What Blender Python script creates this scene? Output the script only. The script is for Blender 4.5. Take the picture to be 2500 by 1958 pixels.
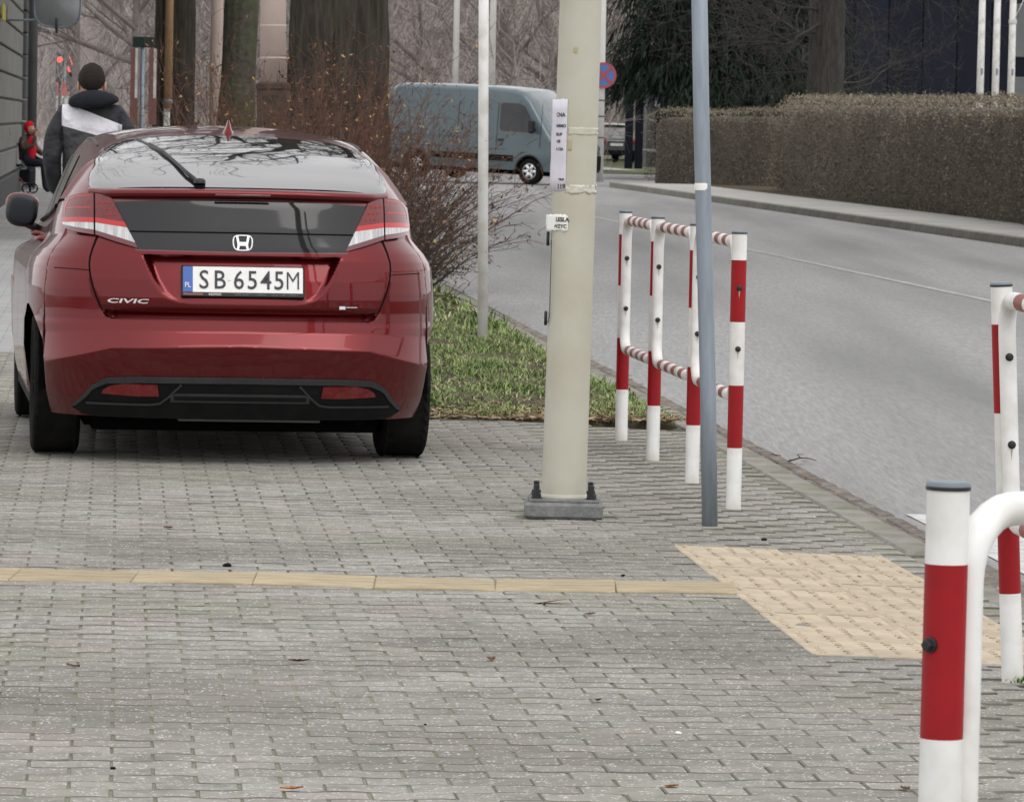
import bpy, bmesh, math, random
import numpy as np
from mathutils import Vector, Matrix, noise as mnoise

for o in list(bpy.data.objects):
    bpy.data.objects.remove(o, do_unlink=True)
SC = bpy.context.scene
COL = SC.collection
R = math.radians
rnd = random.Random(7)

# ------------------------------------------------------------------ camera
cd = bpy.data.cameras.new('camera')
cam = bpy.data.objects.new('camera', cd)
COL.objects.link(cam)
cd.sensor_fit = 'HORIZONTAL'
cd.sensor_width = 36.0
cd.lens = 171.4
cd.clip_start = 0.1
cd.clip_end = 6000
EYE = 1.50
cam.matrix_world = Matrix.Translation((0, 0, EYE)) @ Matrix.Rotation(R(90 - 3.246), 4, 'X') @ Matrix.Rotation(R(1.2), 4, 'Z')
SC.camera = cam
cd.dof.use_dof = True
cd.dof.focus_distance = 14.0
cd.dof.aperture_fstop = 38.0

# ------------------------------------------------------------------ world, sun, exposure (overcast winter day)
wd = bpy.data.worlds.new('World')
SC.world = wd
wd.use_nodes = True
wn, wl = wd.node_tree.nodes, wd.node_tree.links
wn.clear()
w_out = wn.new('ShaderNodeOutputWorld')
w_bg = wn.new('ShaderNodeBackground')
w_sky = wn.new('ShaderNodeTexSky')
w_sky.sky_type = 'NISHITA'
w_sky.sun_disc = False
SUN_EL, SUN_ROT = 55.0, 150.0
w_sky.sun_elevation = R(SUN_EL)
w_sky.sun_rotation = R(SUN_ROT)
w_sky.air_density = 1.0
w_sky.dust_density = 4.0
w_sky.ozone_density = 1.0
w_hs = wn.new('ShaderNodeHueSaturation')
w_hs.inputs['Saturation'].default_value = 0.28
w_hs.inputs['Value'].default_value = 1.0
wl.new(w_sky.outputs[0], w_hs.inputs['Color'])
w_mx = wn.new('ShaderNodeMix')          # even cloud cover veiling the sky
w_mx.data_type = 'RGBA'
w_mx.inputs['Factor'].default_value = 0.65
w_mx.inputs['B'].default_value = (10.9, 10.8, 10.8, 1)
wl.new(w_hs.outputs[0], w_mx.inputs['A'])
wl.new(w_mx.outputs['Result'], w_bg.inputs['Color'])
w_bg.inputs['Strength'].default_value = 0.15
wl.new(w_bg.outputs[0], w_out.inputs['Surface'])

sd = bpy.data.lights.new('sun', 'SUN')
sd.energy = 0.6
sd.angle = R(35)
sd.color = (1.0, 0.97, 0.93)
sun = bpy.data.objects.new('sun', sd)
COL.objects.link(sun)
_az = R(SUN_ROT)
_d = Vector((math.sin(_az) * math.cos(R(SUN_EL)), math.cos(_az) * math.cos(R(SUN_EL)), math.sin(R(SUN_EL))))
sun.rotation_euler = (-_d).to_track_quat('-Z', 'Y').to_euler()

SC.view_settings.view_transform = 'Standard'
SC.view_settings.look = 'None'
SC.view_settings.gamma = 1.0
SC.view_settings.exposure = 0.0
SC.view_settings.use_curve_mapping = False
SC.cycles.max_bounces = 6
SC.cycles.use_denoising = True

# ------------------------------------------------------------------ helpers: materials
MATS = {}
def nodes_of(m):
    m.use_nodes = True
    nt = m.node_tree
    return nt, nt.nodes, nt.links, nt.nodes['Principled BSDF']

def mat(name, col, rough=0.6, metal=0.0, col2=None, scale=4.0, detail=4.0, lo=0.35, hi=0.65,
        bump=0.0, bscale=60.0, coat=0.0, spec=None, rand=0.0, col3=None, scale3=0.6, f3=0.5, stretch=None, ior=None):
    if name in MATS:
        return MATS[name]
    m = bpy.data.materials.new(name)
    MATS[name] = m
    nt, N, L, b = nodes_of(m)
    b.inputs['Base Color'].default_value = (*col, 1)
    b.inputs['Roughness'].default_value = rough
    b.inputs['Metallic'].default_value = metal
    b.inputs['Specular IOR Level'].default_value = (.10 if rough >= .6 else .45) if spec is None else spec
    b.inputs['Coat Weight'].default_value = coat
    b.inputs['Coat Roughness'].default_value = 0.04
    if ior:
        b.inputs['IOR'].default_value = ior
    tc = N.new('ShaderNodeTexCoord')
    src = tc.outputs['Object']
    if stretch:
        mp = N.new('ShaderNodeMapping')
        mp.inputs['Scale'].default_value = stretch
        L.new(src, mp.inputs['Vector'])
        src = mp.outputs[0]
    out = None
    if col2 is not None:
        nz = N.new('ShaderNodeTexNoise')
        nz.inputs['Scale'].default_value = scale
        nz.inputs['Detail'].default_value = detail
        nz.inputs['Roughness'].default_value = 0.65
        L.new(src, nz.inputs['Vector'])
        mr = N.new('ShaderNodeMapRange')
        mr.inputs['From Min'].default_value = lo
        mr.inputs['From Max'].default_value = hi
        L.new(nz.outputs['Fac'], mr.inputs['Value'])
        mx = N.new('ShaderNodeMix')
        mx.data_type = 'RGBA'
        mx.inputs['A'].default_value = (*col, 1)
        mx.inputs['B'].default_value = (*col2, 1)
        L.new(mr.outputs[0], mx.inputs['Factor'])
        out = mx.outputs['Result']
    if col3 is not None:
        nz = N.new('ShaderNodeTexNoise')
        nz.inputs['Scale'].default_value = scale3
        nz.inputs['Detail'].default_value = 5
        L.new(src, nz.inputs['Vector'])
        mr = N.new('ShaderNodeMapRange')
        mr.inputs['From Min'].default_value = 0.42
        mr.inputs['From Max'].default_value = 0.7
        mr.inputs['To Max'].default_value = f3
        L.new(nz.outputs['Fac'], mr.inputs['Value'])
        mx = N.new('ShaderNodeMix')
        mx.data_type = 'RGBA'
        if out is not None:
            L.new(out, mx.inputs['A'])
        else:
            mx.inputs['A'].default_value = (*col, 1)
        mx.inputs['B'].default_value = (*col3, 1)
        L.new(mr.outputs[0], mx.inputs['Factor'])
        out = mx.outputs['Result']
    if rand > 0:
        at = N.new('ShaderNodeAttribute')
        at.attribute_name = 'prand'
        oi = N.new('ShaderNodeObjectInfo')
        ad = N.new('ShaderNodeMath')
        ad.operation = 'ADD'
        L.new(at.outputs['Fac'], ad.inputs[0])
        L.new(oi.outputs['Random'], ad.inputs[1])
        fr = N.new('ShaderNodeMath')
        fr.operation = 'FRACT'
        L.new(ad.outputs[0], fr.inputs[0])
        mr = N.new('ShaderNodeMapRange')
        mr.inputs['To Min'].default_value = 1 - rand
        mr.inputs['To Max'].default_value = 1 + rand
        L.new(fr.outputs[0], mr.inputs['Value'])
        hs = N.new('ShaderNodeHueSaturation')
        L.new(mr.outputs[0], hs.inputs['Value'])
        if out is not None:
            L.new(out, hs.inputs['Color'])
        else:
            hs.inputs['Color'].default_value = (*col, 1)
        out = hs.outputs[0]
    if out is not None:
        L.new(out, b.inputs['Base Color'])
    if bump > 0:
        nb = N.new('ShaderNodeTexNoise')
        nb.inputs['Scale'].default_value = bscale
        nb.inputs['Detail'].default_value = 4
        L.new(src, nb.inputs['Vector'])
        bp = N.new('ShaderNodeBump')
        bp.inputs['Strength'].default_value = bump
        bp.inputs['Distance'].default_value = 0.02
        L.new(nb.outputs['Fac'], bp.inputs['Height'])
        L.new(bp.outputs[0], b.inputs['Normal'])
    return m

# ------------------------------------------------------------------ helpers: meshes
class MB:
    """collects vertices and faces, builds one mesh"""
    def __init__(s):
        s.v, s.f, s.mi = [], [], []
        s.cur = 0
    def add(s, vs, fs):
        n = len(s.v)
        s.v.extend([tuple(p) for p in vs])
        for f in fs:
            s.f.append(tuple(i + n for i in f))
            s.mi.append(s.cur)
        return s
    def box(s, c, d, rz=0.0, taper=1.0):
        x, y, z = d[0] / 2, d[1] / 2, d[2] / 2
        cs, sn = math.cos(rz), math.sin(rz)
        vs = []
        for k, zz in ((1.0, -z), (taper, z)):
            for (a, b) in ((-x, -y), (x, -y), (x, y), (-x, y)):
                a *= k
                b *= k
                vs.append((c[0] + a * cs - b * sn, c[1] + a * sn + b * cs, c[2] + zz))
        return s.add(vs, [(3, 2, 1, 0), (4, 5, 6, 7), (0, 1, 5, 4), (1, 2, 6, 5), (2, 3, 7, 6), (3, 0, 4, 7)])
    def bbox(s, c, d, bev=0.005, rz=0.0):
        """box with chamfered vertical and top edges"""
        x, y, z = d[0] / 2, d[1] / 2, d[2] / 2
        b = min(bev, x * .9, y * .9, z * .9)
        cs, sn = math.cos(rz), math.sin(rz)
        def ring(ix, zz, bb):
            xx, yy = x - ix, y - ix
            pts = [(-xx + bb, -yy), (xx - bb, -yy), (xx, -yy + bb), (xx, yy - bb), (xx - bb, yy), (-xx + bb, yy), (-xx, yy - bb), (-xx, -yy + bb)]
            return [(c[0] + p * cs - q * sn, c[1] + p * sn + q * cs, c[2] + zz) for p, q in pts]
        vs = ring(b, -z, b) + ring(0, -z + b, b) + ring(0, z - b, b) + ring(b, z, b)
        fs = [tuple(range(7, -1, -1)), tuple(range(24, 32))]
        for k in range(3):
            for i in range(8):
                j = (i + 1) % 8
                fs.append((k * 8 + i, k * 8 + j, k * 8 + 8 + j, k * 8 + 8 + i))
        return s.add(vs, fs)
    def tube(s, pts, rad, n=8, cap=True, mats=None):
        pts = [Vector(p) for p in pts]
        if not hasattr(rad, '__len__'):
            rad = [rad] * len(pts)
        m = len(pts)
        t0 = (pts[1] - pts[0]).normalized()
        ref = Vector((0, 0, 1)) if abs(t0.z) < .9 else Vector((1, 0, 0))
        a = t0.cross(ref).normalized()
        vs, fs = [], []
        for i, p in enumerate(pts):
            t = (pts[min(i + 1, m - 1)] - pts[max(i - 1, 0)]).normalized()
            a = (a - t * a.dot(t)).normalized()
            b = t.cross(a)
            for k in range(n):
                q = 2 * math.pi * k / n
                vs.append(p + (a * math.cos(q) + b * math.sin(q)) * rad[i])
        n0 = len(s.v)
        s.v.extend([tuple(p) for p in vs])
        for i in range(m - 1):
            for k in range(n):
                j = (k + 1) % n
                s.f.append((n0 + i * n + k, n0 + i * n + j, n0 + i * n + n + j, n0 + i * n + n + k))
                s.mi.append(mats[i] if mats else s.cur)
        if cap:
            s.f.append(tuple(n0 + k for k in range(n - 1, -1, -1)))
            s.f.append(tuple(n0 + (m - 1) * n + k for k in range(n)))
            s.mi += [mats[0] if mats else s.cur, mats[-1] if mats else s.cur]
        return s
    def lathe(s, prof, n=16, axis='Z', c=(0, 0, 0), mats=None):
        vs, fs, mi = [], [], []
        for (r, h) in prof:
            for k in range(n):
                q = 2 * math.pi * k / n
                a, b = r * math.cos(q), r * math.sin(q)
                if axis == 'Z':
                    vs.append((c[0] + a, c[1] + b, c[2] + h))
                elif axis == 'X':
                    vs.append((c[0] + h, c[1] + a, c[2] + b))
                else:
                    vs.append((c[0] + b, c[1] + h, c[2] + a))
        n0 = len(s.v)
        s.v.extend(vs)
        for i in range(len(prof) - 1):
            for k in range(n):
                j = (k + 1) % n
                s.f.append((n0 + i * n + k, n0 + i * n + j, n0 + i * n + n + j, n0 + i * n + n + k))
                s.mi.append(mats[i] if mats else s.cur)
        return s
    def prism(s, poly, y0, y1):
        """polygon in (x,z), extruded along y"""
        n = len(poly)
        vs = [(p[0], y0, p[1]) for p in poly] + [(p[0], y1, p[1]) for p in poly]
        fs = [tuple(range(n)), tuple(range(2 * n - 1, n - 1, -1))]
        for i in range(n):
            j = (i + 1) % n
            fs.append((j, i, n + i, n + j))
        return s.add(vs, fs)
    def grid(s, P, closed_u=False, flip=False):
        """P[i][j] points"""
        a, b = len(P), len(P[0])
        n0 = len(s.v)
        for row in P:
            s.v.extend([tuple(p) for p in row])
        for i in range(a - 1):
            for j in range(b if closed_u else b - 1):
                jj = (j + 1) % b
                f = (n0 + i * b + j, n0 + i * b + jj, n0 + (i + 1) * b + jj, n0 + (i + 1) * b + j)
                s.f.append(f[::-1] if flip else f)
                s.mi.append(s.cur)
        return s
    def mesh(s, name, mats, smooth=True):
        me = bpy.data.meshes.new(name)
        me.from_pydata(s.v, [], s.f)
        if not isinstance(mats, (list, tuple)):
            mats = [mats]
        for m in mats:
            me.materials.append(m)
        if len(mats) > 1:
            me.polygons.foreach_set('material_index', s.mi)
        if smooth:
            me.polygons.foreach_set('use_smooth', [True] * len(me.polygons))
        me.update()
        return me
    def build(s, name, mats, parent=None, smooth=True, sharp=None, loc=None):
        me = s.mesh(name, mats, smooth)
        if sharp is not None:
            me.set_sharp_from_angle(angle=R(sharp))
        o = bpy.data.objects.new(name, me)
        COL.objects.link(o)
        if parent is not None:
            o.parent = parent
        if loc is not None:
            o.location = loc
        return o

def npmesh(name, V, F, material, smooth=False, attr=None):
    """fast mesh from numpy arrays; F of shape (n,3) or (n,4)"""
    me = bpy.data.meshes.new(name)
    V = np.asarray(V, dtype=np.float32)
    F = np.asarray(F, dtype=np.int32)
    n, k = F.shape
    me.vertices.add(len(V))
    me.vertices.foreach_set('co', V.ravel())
    me.loops.add(n * k)
    me.loops.foreach_set('vertex_index', F.ravel())
    me.polygons.add(n)
    me.polygons.foreach_set('loop_start', np.arange(0, n * k, k, dtype=np.int32))
    me.polygons.foreach_set('loop_total', np.full(n, k, dtype=np.int32))
    if smooth:
        me.polygons.foreach_set('use_smooth', np.ones(n, dtype=bool))
    for m in (material if isinstance(material, (list, tuple)) else [material]):
        me.materials.append(m)
    if attr is not None:
        at = me.attributes.new('prand', 'FLOAT', 'FACE')
        at.data.foreach_set('value', np.asarray(attr, dtype=np.float32))
    me.update(calc_edges=True)
    me.validate()
    return me

def link(name, me, parent=None):
    o = bpy.data.objects.new(name, me)
    COL.objects.link(o)
    if parent is not None:
        o.parent = parent
    return o

def empty(name, loc=(0, 0, 0), rz=0.0):
    o = bpy.data.objects.new(name, None)
    COL.objects.link(o)
    o.location = loc
    o.rotation_euler = (0, 0, rz)
    o.empty_display_size = .2
    return o

def tag(o, label=None, cat=None, group=None, kind=None):
    if label:
        o['label'] = label
    if cat:
        o['category'] = cat
    if group:
        o['group'] = group
    if kind:
        o['kind'] = kind
    return o

def copy_tree(o, parent=None):
    c = o.copy()
    COL.objects.link(c)
    if parent is not None:
        c.parent = parent
    for ch in list(o.children):
        copy_tree(ch, c)
    return c

def text_mesh(s, size, depth=0.0005, bold=0.0, align='CENTER'):
    cu = bpy.data.curves.new('lettering', 'FONT')
    cu.body = s
    cu.size = size
    cu.extrude = depth
    cu.offset = bold
    cu.align_x = align
    cu.resolution_u = 3
    ob = bpy.data.objects.new('lettering', cu)
    COL.objects.link(ob)
    dg = bpy.context.evaluated_depsgraph_get()
    dg.update()
    me = bpy.data.meshes.new_from_object(ob.evaluated_get(dg))
    bpy.data.objects.remove(ob, do_unlink=True)
    return me

def interp(x, xs, ys):
    return float(np.interp(x, xs, ys))

def sstep(a, b, x):
    t = np.clip((x - a) / (b - a), 0, 1)
    return t * t * (3 - 2 * t)

# ------------------------------------------------------------------ the place: road frame
SL = -0.0815
_n = math.hypot(1, SL)
NX, NY = 1 / _n, -SL / _n          # unit vector across the road, away from the near pavement
ROADZ = -0.07
ROT = math.atan2(-SL, 1)           # heading of the road, counter-clockwise from +y
def xe(a):
    return 1.57 + SL * (a - 20)
def RF(a, b, z=0.0):
    return (xe(a) + b * NX, a + b * NY, z)
def gz(x, y):
    """height of the near pavement: it falls gently towards the kerb"""
    e = xe(y) - x - 0.30
    return -0.035 * (1 - float(sstep(0.0, 1.0, e)))
# ================================================================== materials of the setting
m_asphalt = mat('asphalt', (0.225, 0.224, 0.222), 0.85, col2=(0.335, 0.333, 0.33), scale=40, detail=9, lo=.3, hi=.7, bump=.35, bscale=180,
                col3=(0.17, 0.17, 0.168), scale3=.8, f3=.75, stretch=(1.0, .06, 1))
m_soil = mat('soil', (0.055, 0.043, 0.03), 0.95, col2=(0.09, 0.075, 0.05), scale=9, bump=.6, bscale=30)
m_dirt = mat('joint_dirt', (0.245, 0.23, 0.20), 0.95, col2=(0.20, 0.215, 0.14), scale=2.5, bump=.3)
m_ground = mat('ground_far', (0.12, 0.115, 0.08), 0.95, col2=(0.10, 0.12, 0.06), scale=.3)
m_walk = mat('far_paving', (0.40, 0.39, 0.37), 0.9, col2=(0.33, 0.325, 0.31), scale=1.2, col3=(.26, .25, .23), scale3=.4, f3=.5)
m_kerb = mat('kerb_concrete', (0.30, 0.29, 0.265), 0.9, col2=(0.22, 0.21, 0.185), scale=7, bump=.4, bscale=90, rand=.1, col3=(.13, .13, .08), scale3=1.7, f3=.5)
m_brickg = mat('gutter_brick', (0.215, 0.19, 0.172), 0.9, col2=(0.15, 0.135, 0.12), scale=20, bump=.4, rand=.2)

def paver_material():
    m = bpy.data.materials.new('paver_concrete')
    nt, N, L, b = nodes_of(m)
    b.inputs['Roughness'].default_value = 0.88
    b.inputs['Specular IOR Level'].default_value = .15
    tc = N.new('ShaderNodeTexCoord')
    geo = N.new('ShaderNodeNewGeometry')
    P = geo.outputs['Position']
    def noise(sc, det=4, src=P):
        n = N.new('ShaderNodeTexNoise')
        n.inputs['Scale'].default_value = sc
        n.inputs['Detail'].default_value = det
        L.new(src, n.inputs['Vector'])
        return n.outputs['Fac']
    def rng(v, a, c, x=0.0, y=1.0):
        r = N.new('ShaderNodeMapRange')
        r.inputs['From Min'].default_value = a
        r.inputs['From Max'].default_value = c
        r.inputs['To Min'].default_value = x
        r.inputs['To Max'].default_value = y
        L.new(v, r.inputs['Value'])
        return r.outputs[0]
    def mixc(f, a, c):
        x = N.new('ShaderNodeMix')
        x.data_type = 'RGBA'
        L.new(f, x.inputs['Factor'])
        for k, q in (('A', a), ('B', c)):
            if isinstance(q, tuple):
                x.inputs[k].default_value = (*q, 1)
            else:
                L.new(q, x.inputs[k])
        return x.outputs['Result']
    c = mixc(rng(noise(38, 5), .3, .7), (0.235, 0.226, 0.208), (0.335, 0.322, 0.298))
    c = mixc(rng(noise(0.9, 4), .44, .66, 0, .9), c, (0.245, 0.243, 0.20))      # greenish algae film
    c = mixc(rng(noise(2.1, 3), .50, .70, 0, .7), c, (0.275, 0.24, 0.222))       # reddish tint
    c = mixc(rng(noise(.55, 7), .47, .64, 0, .75), c, (0.175, 0.165, 0.145))       # grey grime
    c = mixc(rng(noise(3.3, 6), .56, .70, 0, .55), c, (0.15, 0.145, 0.125))       # spots and drips
    c = mixc(rng(noise(9, 5), .54, .70, 0, .6), c, (0.165, 0.16, 0.14))
    at = N.new('ShaderNodeAttribute')
    at.attribute_name = 'prand'
    oi = N.new('ShaderNodeObjectInfo')
    ad = N.new('ShaderNodeMath'); ad.operation = 'ADD'
    L.new(at.outputs['Fac'], ad.inputs[0]); L.new(oi.outputs['Random'], ad.inputs[1])
    fr = N.new('ShaderNodeMath'); fr.operation = 'FRACT'
    L.new(ad.outputs[0], fr.inputs[0])
    hs = N.new('ShaderNodeHueSaturation')
    L.new(rng(fr.outputs[0], 0, 1, .87, 1.12), hs.inputs['Value'])
    L.new(c, hs.inputs['Color'])
    # pale aggregate specks
    vo = N.new('ShaderNodeTexVoronoi')
    vo.inputs['Scale'].default_value = 80
    L.new(P, vo.inputs['Vector'])
    spk = rng(vo.outputs['Distance'], .22, .34, 1, 0)
    mu = N.new('ShaderNodeMath'); mu.operation = 'MULTIPLY'
    L.new(spk, mu.inputs[0]); L.new(rng(noise(26, 2), .47, .58, 0, .8), mu.inputs[1])
    c = mixc(mu.outputs[0], hs.outputs[0], (0.72, 0.705, 0.67))
    L.new(c, b.inputs['Base Color'])
    bp = N.new('ShaderNodeBump')
    bp.inputs['Strength'].default_value = .55
    bp.inputs['Distance'].default_value = .006
    L.new(noise(120, 4), bp.inputs['Height'])
    L.new(bp.outputs[0], b.inputs['Normal'])
    return m
m_paver = paver_material()
m_tact = mat('tactile_concrete', (0.505, 0.43, 0.325), 0.85, col2=(0.435, 0.37, 0.28), scale=14, detail=5, bump=.3, bscale=150, col3=(.30, .26, .205), scale3=3.5, f3=.6, rand=.07)
m_tact_dark = mat('tactile_dome_shade_dirt', (0.47, 0.39, 0.295), 0.9, col2=(0.20, 0.16, 0.115), scale=26, lo=.45, hi=.62)  # dome sides darkened to paint in their small shadows, along with dirt
m_yel = mat('yellow_slab_concrete', (0.47, 0.39, 0.26), 0.85, col2=(0.34, 0.285, 0.20), scale=14, bump=.3, bscale=120, col3=(.27, .23, .165), scale3=6.0, f3=.8, rand=.08, stretch=(.6, 3, 1))
m_white_mark = mat('road_paint', (0.54, 0.54, 0.525), 0.8, col2=(0.33, 0.33, 0.325), scale=14, detail=6, lo=.45, hi=.7)
m_line = mat('worn_line_paint', (0.40, 0.40, 0.395), 0.85, col2=(0.27, 0.27, 0.27), scale=5, detail=6, lo=.4, hi=.65)

# ================================================================== ground sheets
def sheet(name, poly, z, m, kind='structure', parent=None, zf=None):
    vs = [(p[0], p[1], (zf(p[0], p[1]) if zf else 0) + z) for p in poly]
    o = MB().add(vs, [tuple(range(len(vs)))]).build(name, m, parent, smooth=False)
    if kind:
        o['kind'] = kind
    return o
sheet('ground', [(-420, -120), (420, -120), (420, 620), (-420, 620)], -0.30, m_ground)
def strip(name, a0, a1, b0, b1, z, m, step=None, parent=None, kind='structure', za=None):
    n = max(1, int((a1 - a0) / step)) if step else 1
    mb = MB()
    P = []
    for i in range(n + 1):
        a = a0 + (a1 - a0) * i / n
        zz = z + (za(a) if za else 0)
        P.append([RF(a, b0, zz), RF(a, b1, zz)])
    mb.grid(P)
    o = mb.build(name, m, parent, smooth=False)
    if kind:
        o['kind'] = kind
    return o
strip('road', -60, 420, 0.0, 9.46, ROADZ, m_asphalt)
# side street joining on the far side, where the van turns
sheet('side_street', [RF(126, 9.3), RF(126, 60), RF(160, 60), RF(160, 9.3)], ROADZ - .004, m_asphalt)
strip('far_pavement', -60, 125.5, 9.62, 11.6, 0.05, m_walk)
strip('lawn_strip', -60, 125.5, 11.6, 60, 0.045, m_soil)
strip('far_corner_pavement', 161, 420, 9.62, 14, 0.05, m_walk)
# bed of the near pavement (jointing dirt) and its continuation beyond the laid pavers
bed = MB()
PB = []
ys = np.linspace(-20, 420, 200)
bs = [-60, -20, -8, -4, -2.5, -1.6, -1.3, -1.15, -1.0, -.85, -.7, -.6, -.5, -.4, -.30]
for a in list(np.arange(-20, 60, 1.0)) + [60, 100, 200, 420]:
    row = []
    for b in bs:
        x, y, _ = RF(a, b)
        row.append((x, y, gz(x, y) - 0.0045))
    PB.append(row)
bed.grid(PB, flip=True)
pavement = bed.build('pavement', m_dirt, smooth=False)
pavement['kind'] = 'structure'
def brick_walk():
    m = bpy.data.materials.new('distant_pavers')
    nt, N, L, b = nodes_of(m)
    b.inputs['Roughness'].default_value = .9
    b.inputs['Specular IOR Level'].default_value = .12
    tc = N.new('ShaderNodeTexCoord')
    mp = N.new('ShaderNodeMapping')
    mp.inputs['Rotation'].default_value = (0, 0, -ROT)
    L.new(tc.outputs['Object'], mp.inputs['Vector'])
    br = N.new('ShaderNodeTexBrick')
    br.inputs['Scale'].default_value = 1.0
    br.inputs['Brick Width'].default_value = .19
    br.inputs['Row Height'].default_value = .12
    br.inputs['Mortar Size'].default_value = .004
    br.inputs['Color1'].default_value = (.36, .355, .34, 1)
    br.inputs['Color2'].default_value = (.30, .295, .285, 1)
    br.inputs['Mortar'].default_value = (.2, .2, .17, 1)
    L.new(mp.outputs[0], br.inputs['Vector'])
    nz = N.new('ShaderNodeTexNoise')
    nz.inputs['Scale'].default_value = .5
    L.new(tc.outputs['Object'], nz.inputs['Vector'])
    mx = N.new('ShaderNodeMix'); mx.data_type = 'RGBA'; mx.blend_type = 'MULTIPLY'
    mx.inputs['Factor'].default_value = .5
    L.new(br.outputs[0], mx.inputs['A']); L.new(nz.outputs['Color'], mx.inputs['B'])
    hs = N.new('ShaderNodeHueSaturation'); hs.inputs['Saturation'].default_value = .25; hs.inputs['Value'].default_value = 1.25
    L.new(mx.outputs['Result'], hs.inputs['Color'])
    L.new(hs.outputs[0], b.inputs['Base Color'])
    return m
m_dist = brick_walk()
strip('distant_pavement', 31.05, 420, -60, -3.0, -0.003, m_dist)
sheet('near_left_pavement', [(-55, -20), (-1.9, -20), (-1.9, 8.62), (-(8.62 * .112 + 2.45), 8.62), (-(31.0 * .112 + 2.45), 31.0), (-3.35, 31.0), (-3.35, 31.4), (-55, 40)], -0.0028, m_dist)
sheet('near_pavement', [(-1.88, -20), (1.5, -20), (1.5, 8.55), (-1.88, 8.55)], -0.0028, m_dist)

# ---- wavy pavers
PL_, PW_ = 0.192, 0.121            # module of one paver, along and across the row
AMP = 0.0105
def paver_geo(phase, tilt=(0, 0)):
    """centre at origin; long axis x; wavy long edges; chamfered"""
    hx, hy = PL_ / 2 - 0.0020, PW_ / 2 - 0.0012
    nseg = 6
    top, rim = [], []
    def w(x):
        return AMP * math.sin(2 * math.pi * x / PL_ + phase)
    def ringpts(ins, z):
        pts = []
        for i in range(nseg + 1):
            x = -hx + ins + (2 * (hx - ins)) * i / nseg
            pts.append((x, -hy + ins + w(x), z))
        for i in range(nseg + 1):
            x = hx - ins - (2 * (hx - ins)) * i / nseg
            pts.append((x, hy - ins + w(x), z))
        return pts
    A, B, Cc = ringpts(.0034, 0), ringpts(0, -.0040), ringpts(0, -.03)
    n = len(A)
    vs = A + B + Cc
    fs = []
    for i in range(nseg):
        fs.append((i, i + 1, n - 2 - i, n - 1 - i))
    for r in (0, n):
        for i in range(n):
            j = (i + 1) % n
            fs.append((r + i, r + n + i, r + n + j, r + j))
    return np.array(vs), fs
PVA, PFA = paver_geo(0.0)
PVB, _ = paver_geo(math.pi)
def paver_mesh(nm, V):
    me = bpy.data.meshes.new(nm)
    me.from_pydata([tuple(p) for p in V], [], PFA)
    me.materials.append(m_paver)
    me.materials.append(m_pedge)
    me.materials.append(m_pend)
    me.polygons.foreach_set('material_index', PMI)
    return me
m_pedge = mat('paver_edge_dirt', (0.085, 0.079, 0.067), 0.95, col2=(0.17, 0.16, 0.138), scale=9)
m_pend = mat('paver_end_dirt', (0.19, 0.182, 0.158), 0.95, col2=(0.225, 0.225, 0.175), scale=7)
PMI = [0] * 6 + [(2 if (k % 14) in (6, 13) else 1) for k in range(len(PFA) - 6)]
pm = [paver_mesh('paver', PVA), paver_mesh('paver', PVB)]
def pad_zone(a, b):
    return 14.0 < a + .02 and a < 17.56 and -1.20 < b < -.40
pavers = []
prng = random.Random(3)
row0 = 8.6
nrow = int((31.0 - row0) / PW_)
for i in range(nrow):
    a = row0 + i * PW_
    for j in range(-60, 8):
        b = -0.30 - PL_ / 2 - 0.004 + j * PL_ + (PL_ / 2 if i % 2 else 0)
        ext = None
        if b > -0.30 - PL_ / 2 + .075:
            continue
        x, y, _ = RF(a, b)
        # the part of the pavement that is paved with blocks near the camera
        if x < -(y * 0.112 + 2.6) or x < -7.5:
            continue
        if a > 24.75 and b > -2.6 + 0.0:      # grass verge beyond
            continue
        if 14.07 < a < 17.53 and -1.165 < b < -.425:
            continue
        if abs(y - 15.845) < .185 and x < 0.74:
            continue
        if abs(x - .193) < .16 and abs(y - 18.72) < .16:
            continue
        z = gz(x, y) + prng.uniform(-.0009, .0006) + .004 * mnoise.noise((x * .9, y * .9, 4))
        x += prng.gauss(0, .0012); y += prng.gauss(0, .0012)
        dz = math.hypot(x / max(y, 1), 0)
        infr = abs(x / y) < 0.108 and y > 10.4
        pavers.append((y if infr else y + 60, x, y, z, i % 2))
pavers.sort()
def paver_rot():
    return (prng.gauss(0, .006), prng.gauss(0, .007), ROT + prng.gauss(0, .008))
NIND = 300
for q, (k, x, y, z, par) in enumerate(pavers[:NIND]):
    o = bpy.data.objects.new('paver', pm[par])
    COL.objects.link(o)
    o.parent = pavement
    o.location = (x, y, z)
    o.rotation_euler = paver_rot()
VV, FF, AT = [], [], []
base = 0
FA = np.array([f for f in PFA], dtype=np.int32)
nv = len(PVA)
rest = pavers[NIND:]
for (k, x, y, z, par) in rest:
    e = paver_rot()
    M = np.array(Matrix.Rotation(e[2], 3, 'Z') @ Matrix.Rotation(e[1], 3, 'Y') @ Matrix.Rotation(e[0], 3, 'X'))
    VV.append((PVB if par else PVA) @ M.T + np.array([x, y, z]))
    FF.append(FA + base)
    AT.append(np.full(len(FA), prng.random()))
    base += nv
pf = link('paver_field', npmesh('paver_field', np.vstack(VV), np.vstack(FF), [m_paver, m_pedge, m_pend], attr=np.concatenate(AT)), pavement)
pf.data.polygons.foreach_set('material_index', np.tile(np.array(PMI, dtype=np.int32), len(rest)))
pf['kind'] = 'stuff'

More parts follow.
